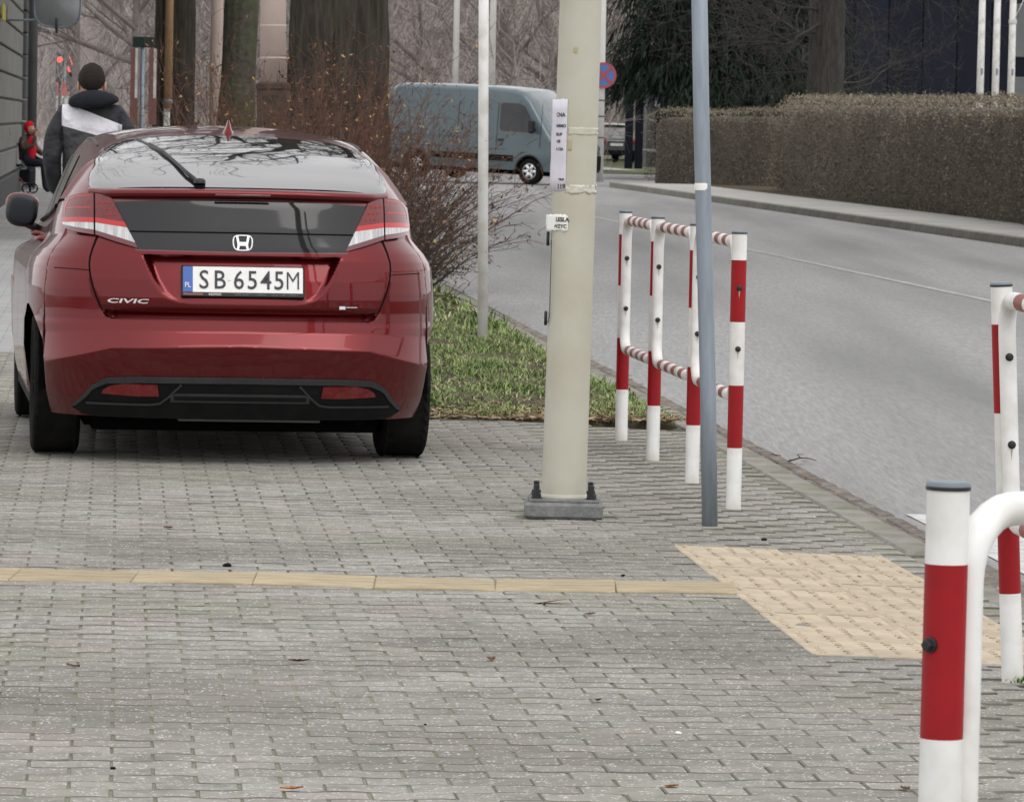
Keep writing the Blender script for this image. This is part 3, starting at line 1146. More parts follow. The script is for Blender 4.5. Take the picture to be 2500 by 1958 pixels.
# ---- dark spruce and bare spreading tree behind the hedge
m_needle = leafmat('needles', [(0, (.006, .009, .007)), (.6, (.014, .022, .016)), (.9, (.03, .042, .026)), (1, (.06, .055, .035))])
def spruce(name, x, y, h, rad, seed, label, zlow=1.6, n=9000):
    root = empty(name)
    tag(root, label, 'tree')
    MB().tube([(x, y, -.1), (x + .05, y, h * .5), (x, y, h)], [.28, .17, .03], 9).build('trunk', m_bark, root)
    g = np.random.default_rng(seed)
    V, F, A = [], [], []
    nb = int(n / 60)
    base = 0
    for b in range(nb):
        t = g.random() ** 1.3
        z = zlow + (h - zlow) * t
        L = rad * (1 - t) ** .7 * g.uniform(.7, 1.1) + .3
        az = g.uniform(0, 6.283)
        dx, dy = math.cos(az), math.sin(az)
        k = 60
        s = g.random(k)
        dr = -(s ** 1.6) * L * .34 - .15 * s
        C = np.stack([x + dx * L * s, y + dy * L * s, z + dr], 1) + g.normal(0, .10, (k, 3)) * (0.4 + s[:, None])
        hang = np.stack([g.normal(0, .25, k) + dx * .4, g.normal(0, .25, k) + dy * .4, -np.abs(g.normal(.8, .4, k))], 1)
        hang /= np.linalg.norm(hang, axis=1)[:, None]
        ln = g.uniform(.2, .5, k)[:, None]
        side = np.stack([-dy + g.normal(0, .5, k), dx + g.normal(0, .5, k), g.normal(0, .3, k)], 1)
        side /= np.linalg.norm(side, axis=1)[:, None]
        w = g.uniform(.012, .035, k)[:, None]
        q = np.stack([C - side * w, C + side * w, C + hang * ln * .6 + side * w * .7, C + hang * ln, C + hang * ln * .6 - side * w * .7], 1)
        V.append(q.reshape(-1, 3))
        f = np.array([[0, 1, 2], [0, 2, 4], [4, 2, 3]])
        F.append((f[None] + 5 * np.arange(k)[:, None, None]).reshape(-1, 3) + base)
        A.append(np.repeat(np.clip(g.random(k) * .7 + .3 * s * g.random(k), 0, 1), 3))
        base += 5 * k
    link('crown', npmesh('crown', np.vstack(V), np.vstack(F), m_needle, attr=np.concatenate(A)), root)
    return root
spruce('spruce_tree', 5.5, 146, 13, 3.2, 5, 'dark drooping spruce between the cream pole and the grey pole', zlow=3.4, n=90000)
spruce('spruce_tree', 7.6, 152, 14, 3.0, 6, 'dark spruce behind the bare tree and the lower hedge', zlow=3.0, n=80000)
SP_R = dict(levels=3, n=[6, 6, 5], taper=.35, wob=.13, up=[.02, -.03, .02, .03], ang=[.7, .8, .8], len=.6, minr=.006, L=3.2, mains=16, el=(-.30, .25), thin=.16)
SP_R['from'] = .2; SP_R['from0'] = .15
bare_tree('hedge_tree', 8.04, 128, [(0, .66), (.8, .56), (1.8, .50), (3, .48), (5, .46), (6, .4)], 1.9, 52, SP_R,
          'thick bare trunk with low spreading branches behind the hedge', m=m_bark_grey, amp=.10)

# small green shoots on top of the hedge at the foot of the bare tree
m_shoot = leafmat('shoot_leaf', [(0, (.06, .09, .03)), (.6, (.13, .19, .06)), (1, (.26, .30, .10))])
shrub('green_shoots', 8.0, 113.0, 21, 60, 1.45, (1.3, 1.0, .9), 'pale green shoots poking over the hedge below the bare tree', 900, mt=m_shoot, leafcol=m_shoot).location = (0, 0, .95)

# ---- lesser bare trees receding up the street
SP_S = dict(levels=3, n=[6, 6, 5], taper=.4, wob=.12, up=[.06, .03, .02, .02], ang=[.7, .75, .8], len=.6, minr=.008, L=3.6, mains=7, el=(.25, .9))
SP_S['from'] = .2; SP_S['from0'] = .15
for k, (x, y, r_, lab) in enumerate(((-11.6, 128, .12, 'thin bare tree far up the street, left of the man'), (-9.4, 120, .16, 'slim bare tree far behind the man shoulder'), (-10.9, 165, .2, 'bare tree in the distance above the man'), (-7.6, 150, .16, 'slim distant bare tree between the striped boards and the wooden pole'),
                                     (-3.4, 168, .2, 'bare distant tree left of the thin pale post'), (-.2, 176, .16, 'bare distant tree above the van cab'), (1.3, 190, .22, 'distant bare tree close to the cream pole'))):
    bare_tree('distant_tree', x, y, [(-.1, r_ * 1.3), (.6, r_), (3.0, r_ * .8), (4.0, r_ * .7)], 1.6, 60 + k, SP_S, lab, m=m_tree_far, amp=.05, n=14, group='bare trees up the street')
# ================================================================== street furniture
m_white = mat('white_coating', (0.80, 0.80, 0.79), 0.40, col2=(0.74, 0.735, 0.71), scale=6, coat=.1, col3=(.42, .39, .32), scale3=7.5, f3=.6)
m_red = mat('red_band', (0.30, 0.006, 0.010), 0.5, col2=(0.25, 0.006, 0.010), scale=8, spec=.25)
m_redb = mat('faded_red_band', (0.27, 0.075, 0.06), 0.5, col2=(0.20, 0.06, 0.05), scale=20)
m_black = mat('black_plastic', (0.012, 0.012, 0.013), 0.45)
m_cap = mat('post_cap', (0.16, 0.19, 0.22), 0.5)
m_rust = mat('rust_streak', (0.36, 0.24, 0.13), 0.9, col2=(0.52, 0.44, 0.34), scale=40)
m_cream = mat('cream_paint', (0.455, 0.44, 0.365), 0.55, col2=(0.48, 0.465, 0.39), scale=2.5, bump=.05, bscale=30, col3=(.37, .34, .25), scale3=4, f3=.6)
m_castiron = mat('galvanised_plate', (0.22, 0.22, 0.215), 0.75, col2=(0.13, 0.135, 0.135), scale=14, detail=6, bump=.4, bscale=60)
m_galv = mat('galvanised_steel', (0.30, 0.34, 0.385), 0.5, metal=.55, col2=(0.23, 0.265, 0.31), scale=5, detail=6, stretch=(6, 6, .8))
m_paper = mat('paper', (0.66, 0.64, 0.70), 0.8, col2=(0.58, 0.56, 0.62), scale=14)
m_sticker = mat('sticker_paper', (0.78, 0.78, 0.74), 0.7)
m_ink = mat('ink', (0.06, 0.06, 0.075), 0.8)
m_tape = mat('clear_tape', (0.56, 0.545, 0.47), 0.25, coat=.6, col2=(.47, .455, .37), scale=25)
m_tape2 = mat('flat_tape', (0.485, 0.468, 0.38), 0.22, coat=.6)

def post_mb(h, r, bands, n=20):
    """upright post of red and white bands; bands: list of (z0, z1) painted red"""
    zs = sorted({0.0, h} | {b for q in bands for b in q})
    zz = [-.05]
    for a, b in zip(zs[:-1], zs[1:]):
        k = max(1, int((b - a) / .3))
        zz += [a + (b - a) * (i + 1) / k for i in range(k)]
    zz = sorted(set(zz + [0.0]))
    mats = []
    for a, b in zip(zz[:-1], zz[1:]):
        m = (a + b) / 2
        mats.append(1 if any(p <= m <= q for p, q in bands) else 0)
    mb = MB()
    mb.tube([(0, 0, z) for z in zz], r, n, cap=False, mats=mats)
    return mb
def arc_frame(length, z0, z1, rad, nc=7):
    """centre line of a rounded rectangle in the y-z plane, from y=0 to y=length"""
    P = []
    def corner(cy, cz, a0, a1):
        for i in range(nc + 1):
            q = a0 + (a1 - a0) * i / nc
            P.append((0, cy + rad * math.cos(q), cz + rad * math.sin(q)))
    corner(rad, z0 + rad, 1.5 * math.pi, math.pi)
    corner(rad, z1 - rad, math.pi, .5 * math.pi)
    corner(length - rad, z1 - rad, .5 * math.pi, 0)
    corner(length - rad, z0 + rad, 2 * math.pi, 1.5 * math.pi)
    return P
def hoop(length, z0, z1, r, corner, nb=4, plain=False):
    """bent tube frame: white uprights, rails with short faded red bands"""
    P = arc_frame(length, z0, z1, corner)
    n = len(P)
    pts, mats = [], []
    def rail(a, b):
        q = []
        y0, y1 = a[1], b[1]
        L = abs(y1 - y0)
        k = 2 * nb + 1
        for i in range(1, k):
            t = i / k
            q.append((0, y0 + (y1 - y0) * t, a[2]))
        return q
    m = n // 4
    loop = P[:2 * m] 
    seq = [(P[i], 0) for i in range(2 * m)]
    top = rail(P[2 * m - 1], P[2 * m])
    seq += [(p, (1 if (i % 2 == 0) else 0)) for i, p in enumerate(top)]
    seq += [(P[i], 0) for i in range(2 * m, n)]
    bot = rail(P[n - 1], P[0])
    seq += [(p, (1 if (i % 2 == 0) else 0)) for i, p in enumerate(bot)]
    seq.append(seq[0])
    pts = [s[0] for s in seq]
    ms = [s[1] if not plain else 0 for s in seq[:-1]]
    mb = MB()
    mb.tube(pts, r, 14, cap=False, mats=ms)
    return mb
def bolt(parent, p, d, s=.010, streak=.045, tr=None):
    """black bolt head with a rust trail on the tube below it; d: outward unit vector (x,y)"""
    mb = MB()
    a = Vector((d[0], d[1], 0))
    q = Vector(p)
    mb.tube([q - a * .006, q + a * .002, q + a * .003], [s * 1.15, s * 1.15, s * .9], 12)
    mb.tube([q + a * .002, q + a * .010, q + a * .011], [s * .85, s * .85, s * .6], 6)
    o = mb.build('bolt', m_black, parent, smooth=False)
    if streak:
        sx = Vector((-d[1], d[0], 0))
        st = MB()
        q = Vector(p) - a * .003
        st.add([q + sx * .004 - Vector((0, 0, .008)) + a * .0033, q - sx * .004 - Vector((0, 0, .008)) + a * .0033, q - sx * .002 - Vector((0, 0, streak * .5)) + a * .0036, q - Vector((0, 0, streak)) + a * .0037, q + sx * .002 - Vector((0, 0, streak * .5)) + a * .0036],
               [(0, 1, 2, 4), (4, 2, 3)])
        st.build('rust_trail', m_rust, o)
    return o
PR, TR = 0.0305, 0.0245
BANDS = [(.25, .50), (.753, 1.00)]
def add_post(root, x, y, zb, lean, hz=1.11, bands=BANDS):
    o = post_mb(hz, PR, bands, 24).build('post', [m_white, m_red], root, sharp=40)
    o.location = (x, y, zb)
    o.rotation_euler = (lean[1], lean[0], 0)
    c = MB().lathe([(PR * 1.04, -.003), (PR * 1.04, .003), (PR * .96, .006), (.0005, .0068)], 24)
    c.build('cap', m_cap, o, sharp=40).location = (0, 0, hz)
    rim = MB().lathe([(PR * 1.05, -.006), (PR * 1.05, -.0005)], 24)
    rim.build('cap_rim', m_black, o).location = (0, 0, hz)
    return o
def add_hoop(root, A, B, zb, ztop=1.07, zlow=.45, plain=False, r=TR):
    A, B = Vector((A[0], A[1], 0)), Vector((B[0], B[1], 0))
    u = (B - A).normalized()
    gap = PR + r - .002
    L = (B - A).length - 2 * gap
    o = hoop(L, zlow, ztop, r, .10, 4, plain).build('hoop', [m_white, m_redb], root, sharp=50)
    o.location = (*(A + u * gap).xy, zb)
    o.rotation_euler = (0, 0, math.atan2(-u.x, u.y))
    return o
def bolts_at(root, x, y, zs, d, r, streak=.045):
    for z in zs:
        bolt(root, (x + d[0] * r, y + d[1] * r, z), d, streak=streak)
# row along the kerb beyond the crossing
row = [(.894, 19.45), (.780, 20.89), (.649, 22.28), (.533, 23.59)]
rail1 = empty('pedestrian_railing')
tag(rail1, 'row of four red and white banded posts with hoops behind the grey pole', 'railing')
for i, (x, y) in enumerate(row):
    add_post(rail1, x, y, gz(x, y), (rnd.uniform(-.002, .003), 0))
for (a, b) in zip(row[1:], row[:-1]):
    add_hoop(rail1, a, b, gz(*a))
    u = Vector((b[0] - a[0], b[1] - a[1])).normalized()
    c = Vector(a) + u * (PR + TR)
    bolts_at(rail1, c.x, c.y, (.887 + gz(*a), .645 + gz(*a)), (u.x, u.y), TR)
u = Vector((row[0][0] - row[1][0], row[0][1] - row[1][1])).normalized()
bolts_at(rail1, row[0][0], row[0][1], (.889 + gz(*row[0]), .646 + gz(*row[0])), (u.x, u.y), PR)
# row on the camera side of the crossing
rail2 = empty('pedestrian_railing')
tag(rail2, 'tilted banded post and hoop at the picture edge beyond the yellow tactile tiles', 'railing')
ra, rb = (1.412, 13.53), (1.535, 12.10)
pst = add_post(rail2, *ra, gz(*ra), (-.055, 0))
hp = add_hoop(rail2, ra, rb, gz(*ra))
hp.rotation_euler = (0, .053, hp.rotation_euler.z)
add_post(rail2, *rb, gz(*rb), (-.02, 0))
u = Vector((rb[0] - ra[0], rb[1] - ra[1])).normalized()
c = Vector(ra) + u * (PR + TR)
for z_ in (.887, .645):
    bolts_at(rail2, c.x - .054 * z_, c.y, (z_,), (u.x, u.y), TR)
# nearest post, cut by the bottom of the picture
rail3 = empty('pedestrian_railing')
tag(rail3, 'nearest red and white post with a bent white hoop, cut off by the picture bottom', 'railing')
na = (.615, 6.85)
nd = Vector((.66, .75)).normalized()
nb_ = (na[0] + nd.x * 1.43, na[1] + nd.y * 1.43)
add_post(rail3, *na, -.105, (.002, 0))
add_hoop(rail3, na, nb_, -.105, plain=False)
add_post(rail3, *nb_, -.105, (0, 0))
bolts_at(rail3, *na, (.887 - .105, .60 - .105), (-nd.x, -nd.y), PR, 0)

# ---- cream steel pole with notices
def ringpt(r, q, z):
    return (r * math.cos(q), r * math.sin(q), z)
pole = empty('cream_pole', (.206, 18.70, gz(.206, 18.7)))
tag(pole, 'thick cream painted steel pole on a bolted concrete foot, with torn notices', 'pole')
pr0, pr1 = .0865, .0800
PH = 6.0
def prad(z):
    return pr0 + (.0795 - pr0) * min(z, 2.2) / 2.2 - max(0, z - 2.2) * .004
zs = [.085 + .2 * i for i in range(31)]
MB().tube([(.024 * z * 0.35, 0, z) for z in zs], [prad(z) for z in zs], 48, cap=False).build('shaft', m_cream, pole)
bs_ = MB().bbox((0, 0, .030), (.302, .302, .064), .012)
bs_.build('concrete_foot', m_castiron, pole, smooth=False)
MB().bbox((0, 0, .0675), (.268, .268, .014), .004).build('base_plate', m_castiron, pole, smooth=False)
MB().lathe([(pr0 + .004, .0745), (pr0 + .004, .086), (pr0, .088)], 40).build('collar', m_cream, pole)
for sx in (-1, 1):
    for sy in (-1, 1):
        b = MB()
        b.lathe([(.022, 0), (.022, .004), (.018, .004), (.018, .018), (.011, .018), (.011, .052), (.0005, .053)], 6)
        b.build('anchor_bolt', m_black, pole, smooth=False).location = (sx * .105, sy * .105, .0745)
def wrap(name, m, q0, q1, z0, z1, dr, parent, n=14, jag=0.0, seed=0, nz=6, wob=0.0):
    """thin sheet wrapped on the pole between two angles"""
    g = random.Random(seed)
    P = []
    for j in range(nz + 1):
        z = z0 + (z1 - z0) * j / nz
        row = []
        for i in range(n + 1):
            q = q0 + (q1 - q0) * i / n
            zz = z + (g.uniform(-jag, jag) if j in (0, nz) else 0)
            row.append(ringpt(prad(z) + dr + (wob * g.random()), q, zz))
        P.append(row)
    mb = MB().grid(P)
    o = mb.build(name, m, parent)
    o.modifiers.new('thickness', 'SOLIDIFY').thickness = .0006
    o.location = (0.0084 * (z0 + z1) / 2, 0, 0)
    return o
def wraptext(s, size, qc, z, dr, parent, bold=0.0):
    me = text_mesh(s, size, 0.0, bold)
    for v in me.vertices:
        q = qc + v.co.x / prad(z)
        v.co = Vector(ringpt(prad(z) + dr, q, z + v.co.y))
    me.materials.clear()
    me.materials.append(m_ink)
    o = link('lettering', me, parent)
    return o
A0 = -math.pi / 2                # angle that faces the camera
def peel(name, m, q_right, q_peel, length, z0, z1, seed, nz=8, jag=.003):
    """paper glued on the pole whose left part has come loose and stands off straight"""
    g = random.Random(seed)
    P = []
    for j in range(nz + 1):
        z = z0 + (z1 - z0) * j / nz
        r = prad(z) + .0014
        row = []
        for i in range(9):
            q = A0 + q_right + (q_peel - q_right) * i / 8
            row.append(Vector(ringpt(r + .0012 * g.random(), q, z)))
        t = Vector((math.sin(A0 + q_peel), -math.cos(A0 + q_peel), 0))
        e = row[-1].copy()
        for i in range(1, 6):
            row.append(e + t * length * i / 5 * (1 + g.uniform(-.05, .05)) + Vector((0, -.004 * (i / 5) ** 2, 0)))
        for i, p in enumerate(row):
            if j in (0, nz):
                p.z += g.uniform(-jag, jag)
        P.append(row)
    o = MB().grid(P).build(name, m, pole)
    o.modifiers.new('thickness', 'SOLIDIFY').thickness = .0006
    return o
npaper = peel('notice', m_paper, -.45, -.92, .046, 1.25, 1.60, 2)
npaper.location = (.012, 0, 0)
for s, sz, z, dq in (('CNA', .022, 1.532, .15), ('DARMO', .016, 1.492, .14), ('SKUP', .015, 1.460, .08), ('CIE', .015, 1.433, .06), ('A CIA', .015, 1.404, .14), ('TELEF', .010, 1.290, .30), ('119', .026, 1.258, .30)):
    wraptext(s, sz, A0 - .98 + dq, z, .0042, npaper, bold=.0006)
stk = peel('sticker', m_sticker, -.26, -.80, .062, 1.098, 1.158, 5, jag=.005)
stk.location = (.010, 0, 0)
wraptext('LESLA', .022, A0 - .55, 1.133, .0042, stk, .0008)
wraptext('WZYC', .020, A0 - .66, 1.108, .0042, stk, .0006)
tp = wrap('tape', m_tape, A0 - .45, A0 + 1.9, 1.243, 1.272, .0008, pole, jag=.006, seed=7, wob=.003, n=26)
tp2 = wrap('tape', m_tape2, A0 - .4, A0 + 1.9, 1.466, 1.492, .0006, pole, jag=.003, seed=8, wob=.001, n=26)
m_stain = mat('pole_glue_stain', (0.40, 0.355, 0.21), 0.6)
for (q, z, w_, h_) in ((-.18, 1.775, .11, .022), (-.30, 1.405, .10, .04)):
    wrap('glue_stain', m_stain, A0 + q - w_, A0 + q + w_, z, z + h_, .0006, pole, jag=.005, seed=int(z * 10))
# inspection door seam and hinges on the left flank
MB().tube([ringpt(prad(.8) + .001, A0 - 1.02, z) for z in (1.06, .95, .80, .765)] + [ringpt(prad(.8) + .001, A0 - 1.12, .75), ringpt(prad(.8) + .001, A0 - 1.3, .745)], .0016, 5).build('door_seam', m_black, pole)
for z in (1.065, .76):
    MB().bbox((0, 0, 0), (.012, .02, .055), .003).build('hinge', m_black, pole).location = ringpt(prad(z) + .003, A0 - 1.5, z)
pole.rotation_euler = (0, R(.25), 0)

# ---- leaning galvanised sign pole
gp = empty('sign_pole', (.762, 18.49, gz(.762, 18.49)))
tag(gp, 'leaning blue grey galvanised pole standing among the railing posts', 'pole')
MB().tube([(0, 0, -.06), (0, 0, .5), (-.012, 0, 1.5), (-.02, 0, 3.6)], [.0305, .0305, .0305, .0305], 28).build('shaft', m_galv, gp)
MB().lathe([(.0309, 1.278), (.0313, 1.282), (.0313, 1.302), (.0309, 1.305)], 24, c=(-.011, 0, 0)).build('torn_sticker', m_sticker, gp)
gp.rotation_euler = (R(.2), R(-2.05), 0)

# ---- thin white pole in the grass
wp = empty('white_pole', (-.211, 33.6, 0.0))
tag(wp, 'slender white painted pole standing in the grass', 'pole')
MB().tube([(0, 0, -.1), (0, 0, 2), (.0, 0, 4)], .035, 20).build('shaft', m_white, wp)
for (z, q) in ((1.05, -1.9), (.62, -1.2), (1.38, -1.1), (.35, -1.7)):
    MB().lathe([(.007, 0), (.006, .002), (.0005, .0025)], 6, axis='Y').build('paint_chip', m_black, wp).location = (.0352 * math.cos(q), .0352 * math.sin(q) - .0, z)
wp.rotation_euler = (0, R(-1.0), 0)

# ---- concrete lamp post with its stained base, wooden pole, pink pole, distant white posts
m_conc = mat('lamp_concrete', (0.56, 0.46, 0.41), 0.85, col2=(0.49, 0.40, 0.355), scale=3, bump=.2, col3=(.42, .34, .30), scale3=1.2, f3=.4)
m_conc_base = mat('stained_base', (0.055, 0.042, 0.035), 0.9, col2=(0.11, 0.075, 0.06), scale=5, bump=.5, bscale=25)
m_wood = mat('weathered_wood', (0.48, 0.30, 0.175), 0.85, col2=(0.40, 0.245, 0.14), scale=4, stretch=(6, 6, .5), bump=.2)
lp = empty('lamp_post', (-2.40, 48.5, 0))
tag(lp, 'concrete lamp post with a dark stained wider base, right of the mossy trunk', 'lamp post')
MB().tube([(0, 0, 1.86), (0, 0, 3), (0, 0, 5), (0, 0, 9)], [.131, .127, .118, .09], 24).build('shaft', m_conc, lp)
MB().lathe([(.17, -.1), (.165, 1.78), (.16, 1.80), (.175, 1.80), (.175, 1.85), (.13, 1.87)], 24).build('base', m_conc_base, lp, sharp=40)
for z in (2.10, 2.42, 2.75):
    MB().lathe([(.1315, z), (.1322, z + .008), (.1315, z + .016)], 24).build('joint_ring', m_conc, lp)
lp.rotation_euler = (0, R(-1.1), 0)
pk = empty('concrete_pole', (-4.83, 78, 0))
tag(pk, 'pale pinkish round pole between the wooden pole and the mossy trunk', 'pole')
MB().tube([(0, 0, -.1), (0, 0, 3), (0, 0, 8)], [.106, .10, .08], 18).build('shaft', m_conc, pk)
MB().lathe([(.109, 1.05), (.113, 1.07), (.113, 1.12), (.109, 1.14)], 18).build('band', m_conc_base, pk)
wpost = empty('wooden_pole', (-5.02, 70, 0))
tag(wpost, 'orange brown wooden pole strapped to a short white stub', 'pole')
MB().tube([(0, 0, 1.62), (0, 0, 4), (.02, 0, 8)], [.060, .058, .05], 14).build('shaft', m_wood, wpost)
MB().bbox((-.02, .08, .80), (.09, .09, 1.8), .015).build('stub', m_white, wpost, smooth=False)
MB().lathe([(.062, 1.70), (.066, 1.71), (.066, 1.74), (.062, 1.75)], 14).build('strap', m_galv, wpost)
m_pale = mat('pale_concrete', (0.58, 0.57, 0.54), 0.8, col2=(0.50, 0.49, 0.46), scale=2)
for (px_, py_, r_, lab) in ((-1.97, 152, .105, 'thin pale concrete post beyond the van, left of the white pole'), (-.86, 156, .115, 'pale concrete post beyond the van, just right of the white pole')):
    o = empty('distant_post', (px_, py_, 0))
    tag(o, lab, 'post')
    MB().tube([(0, 0, -.1), (0, 0, 4), (0, 0, 8)], [r_, r_ * .95, r_ * .8], 14).build('shaft', m_pale, o)

# ---- striped marker boards on a post, left of the wooden pole
m_rw = mat('faded_red', (0.27, 0.13, 0.12), 0.7, col2=(0.23, 0.12, 0.115), scale=6)
mk = empty('marker_boards', (-5.70, 74, 0))
tag(mk, 'pair of faded red and white upright boards on a grey post', 'sign')
MB().tube([(0, 0, -.1), (0, 0, 2.55)], .03, 12).build('post', m_galv, mk)
for (x, w_) in ((-.12, .11), (.16, .12)):
    MB().bbox((x, -.03, 1.95), (w_, .02, 1.15), .004).build('board', m_rw, mk, smooth=False)
    MB().bbox((x + .03, -.044, 2.15), (w_ * .35, .006, .75), .002).build('white_stripe', m_white, mk, smooth=False)
MB().bbox((.02, -.03, 2.62), (.34, .02, .16), .004).build('name_plate', mat('dark_green_plate', (.03, .05, .045), .6), mk, smooth=False)
# ================================================================== the red hatchback
CARX, CARY = -1.166, 20.970
def paint_mat():
    m = bpy.data.materials.new('red_car_paint')
    nt, N, L, b = nodes_of(m)
    b.inputs['Base Color'].default_value = (0.13, 0.0065, 0.0095, 1)
    b.inputs['Metallic'].default_value = 0.85
    b.inputs['Roughness'].default_value = 0.30
    b.inputs['Specular IOR Level'].default_value = .2
    b.inputs['Coat Weight'].default_value = .75
    b.inputs['Coat Roughness'].default_value = 0.035
    b.inputs['Coat IOR'].default_value = 1.45
    tc = N.new('ShaderNodeTexCoord')
    nz = N.new('ShaderNodeTexNoise'); nz.inputs['Scale'].default_value = 900; nz.inputs['Detail'].default_value = 2
    L.new(tc.outputs['Object'], nz.inputs['Vector'])
    cr = N.new('ShaderNodeMix'); cr.data_type = 'RGBA'
    cr.inputs['A'].default_value = (0.105, 0.005, 0.0075, 1)
    cr.inputs['B'].default_value = (0.165, 0.009, 0.0125, 1)
    L.new(nz.outputs['Fac'], cr.inputs['Factor'])
    # road dust towards the sills and bumper
    sx = N.new('ShaderNodeSeparateXYZ'); L.new(tc.outputs['Object'], sx.inputs[0])
    n2 = N.new('ShaderNodeTexNoise'); n2.inputs['Scale'].default_value = 5; n2.inputs['Detail'].default_value = 6
    L.new(tc.outputs['Object'], n2.inputs['Vector'])
    mr = N.new('ShaderNodeMapRange'); mr.inputs['From Min'].default_value = .75; mr.inputs['From Max'].default_value = .2
    mr.inputs['To Max'].default_value = .16
    L.new(sx.outputs['Z'], mr.inputs['Value'])
    mu = N.new('ShaderNodeMath'); mu.operation = 'MULTIPLY'
    L.new(mr.outputs[0], mu.inputs[0]); L.new(n2.outputs['Fac'], mu.inputs[1])
    dm = N.new('ShaderNodeMix'); dm.data_type = 'RGBA'
    L.new(mu.outputs[0], dm.inputs['Factor']); L.new(cr.outputs['Result'], dm.inputs['A'])
    dm.inputs['B'].default_value = (.16, .12, .105, 1)
    L.new(dm.outputs['Result'], b.inputs['Base Color'])
    ra = N.new('ShaderNodeMapRange'); ra.inputs['To Min'].default_value = .03; ra.inputs['To Max'].default_value = .30
    L.new(mu.outputs[0], ra.inputs['Value']); L.new(ra.outputs[0], b.inputs['Coat Roughness'])
    return m
m_paint = paint_mat()
m_glass = mat('dark_glass', (0.012, 0.013, 0.015), 0.012, spec=.5, coat=1.0, ior=3.1)
m_glass_low = mat('privacy_glass', (0.010, 0.010, 0.012), 0.04, spec=.5, ior=1.5)
m_trim = mat('black_trim', (0.006, 0.006, 0.0065), 0.6, col2=(0.010, 0.010, 0.010), scale=8, spec=.12)
m_trim_g = mat('grey_trim', (0.026, 0.027, 0.031), 0.45, col2=(0.038, 0.038, 0.041), scale=5, spec=.4)
m_seam = mat('panel_gap', (0.006, 0.003, 0.003), 0.9)
m_lred = mat('lamp_red', (0.17, 0.004, 0.006), 0.12, coat=.5, col2=(0.09, 0.002, 0.004), scale=60)
m_lred2 = mat('lamp_red_bright', (0.46, 0.012, 0.016), 0.15, coat=.5)
m_lgask = mat('lamp_red_dark', (0.10, 0.006, 0.010), 0.15, coat=1.0)
m_lclear = mat('lamp_clear', (0.60, 0.60, 0.60), 0.12, metal=.6, coat=1.0, col2=(0.34, 0.34, 0.34), scale=45, stretch=(2.2, .1, .12))
m_chrome = mat('chrome', (0.86, 0.86, 0.87), 0.12, metal=1.0)
m_chrome_w = mat('satin_silver', (0.82, 0.82, 0.83), 0.30, metal=.5)
m_tyre = mat('tyre_rubber', (0.010, 0.010, 0.010), 0.85, col2=(0.018, 0.0175, 0.0165), scale=9, spec=.05)
m_under = mat('underbody', (0.005, 0.005, 0.005), 0.95, spec=0.0)
m_alloy = mat('alloy', (0.35, 0.35, 0.36), 0.35, metal=.9)
m_plate_w = mat('plate_white', (0.80, 0.80, 0.79), 0.35, coat=.3, col2=(0.76, 0.76, 0.74), scale=30)
m_plate_b = mat('plate_blue', (0.055, 0.13, 0.42), 0.4)
m_plate_k = mat('plate_black', (0.035, 0.037, 0.042), 0.5)

LC, NE = 0.80, 3.0
ZW = [.20, .30, .45, .60, .75, .85, .89, .93, .97, 1.0, 1.05, 1.1, 1.17]
WW = [.862, .888, .905, .906, .900, .890, .880, .858, .826, .803, .797, .790, .772]
def WZ(z):
    return interp(z, ZW, WW)
_q = np.linspace(0, math.pi / 2, 4000)
_sx, _sy = np.sin(_q) ** (2 / NE), 1 - np.cos(_q) ** (2 / NE)
_s = np.concatenate([[0], np.cumsum(np.hypot(np.diff(_sx * .9), np.diff(_sy * .8)))])
def rear_arc(n):
    t = np.linspace(0, _s[-1], n)
    return np.interp(t, _s, _sx), np.interp(t, _s, _sy)
def bow(x, w):
    q = min(abs(x) / w, .9999)
    return LC * (1 - (1 - q ** NE) ** (1 / NE))
# centre profile of the tail: with the tail gate (A) and beside it (B)
ZA = [.20, .25, .30, .38, .47, .518, .524, .58, .62, .629, .632, .646, .66, .685, .72, .80, .89, .94, 1.02, 1.12, 1.17]
YA = [.120, .092, .068, .040, .012, .000, .003, .048, .058, .060, .092, .090, .072, .054, .052, .055, .064, .077, .103, .140, .165]
ZBp = [.20, .25, .30, .38, .47, .518, .524, .58, .62, .66, .685, .72, .80, .89, .94, 1.02, 1.12, 1.17]
YBp = [.120, .092, .068, .040, .012, .000, .003, .048, .058, .060, .060, .060, .062, .068, .080, .105, .140, .165]
XC = [0, .40, .56, .68, .76, .85, .95]
ZC = [.522, .512, .508, .476, .455, .425, .41]
TGX_Z = [.60, .627, .640, .662, .713, .75, .825, .87, .90, .955, 1.17]
TGX = [.50, .545, .575, .592, .618, .635, .654, .652, .645, .622, .626]
def crease(x):
    return interp(abs(x), XC, ZC)
def smooth_profile(z, Z, Y):
    return interp(z, Z, Y)
def recess(x, z):
    if z < .70 or z > .925:
        return 0.0
    hw = interp(z, [.70, .708, .722, .745, .80, .905], [.20, .275, .315, .345, .382, .425])
    m = float(sstep(0, .034, hw + .008 - abs(x))) * float(sstep(.909, .903, z))
    return m * .058 * ((z - .70) / .205)
def tail_y(x, z):
    """rear surface as depth over (x, z)"""
    ax = abs(x)
    zc = crease(ax)
    if z < zc:
        zz = .20 + (z - .20) * (.522 - .20) / (zc - .20)
    elif z < .60:
        zz = .522 + (z - zc) * (.60 - .522) / (.60 - zc)
    else:
        zz = z
    a = interp(zz, ZA, YA)
    b = interp(zz, ZBp, YBp)
    tx = interp(z, TGX_Z, TGX)
    k = float(sstep(tx - .004, tx + .010, ax))
    y = a * (1 - k) + b * k
    return y + recess(x, z)
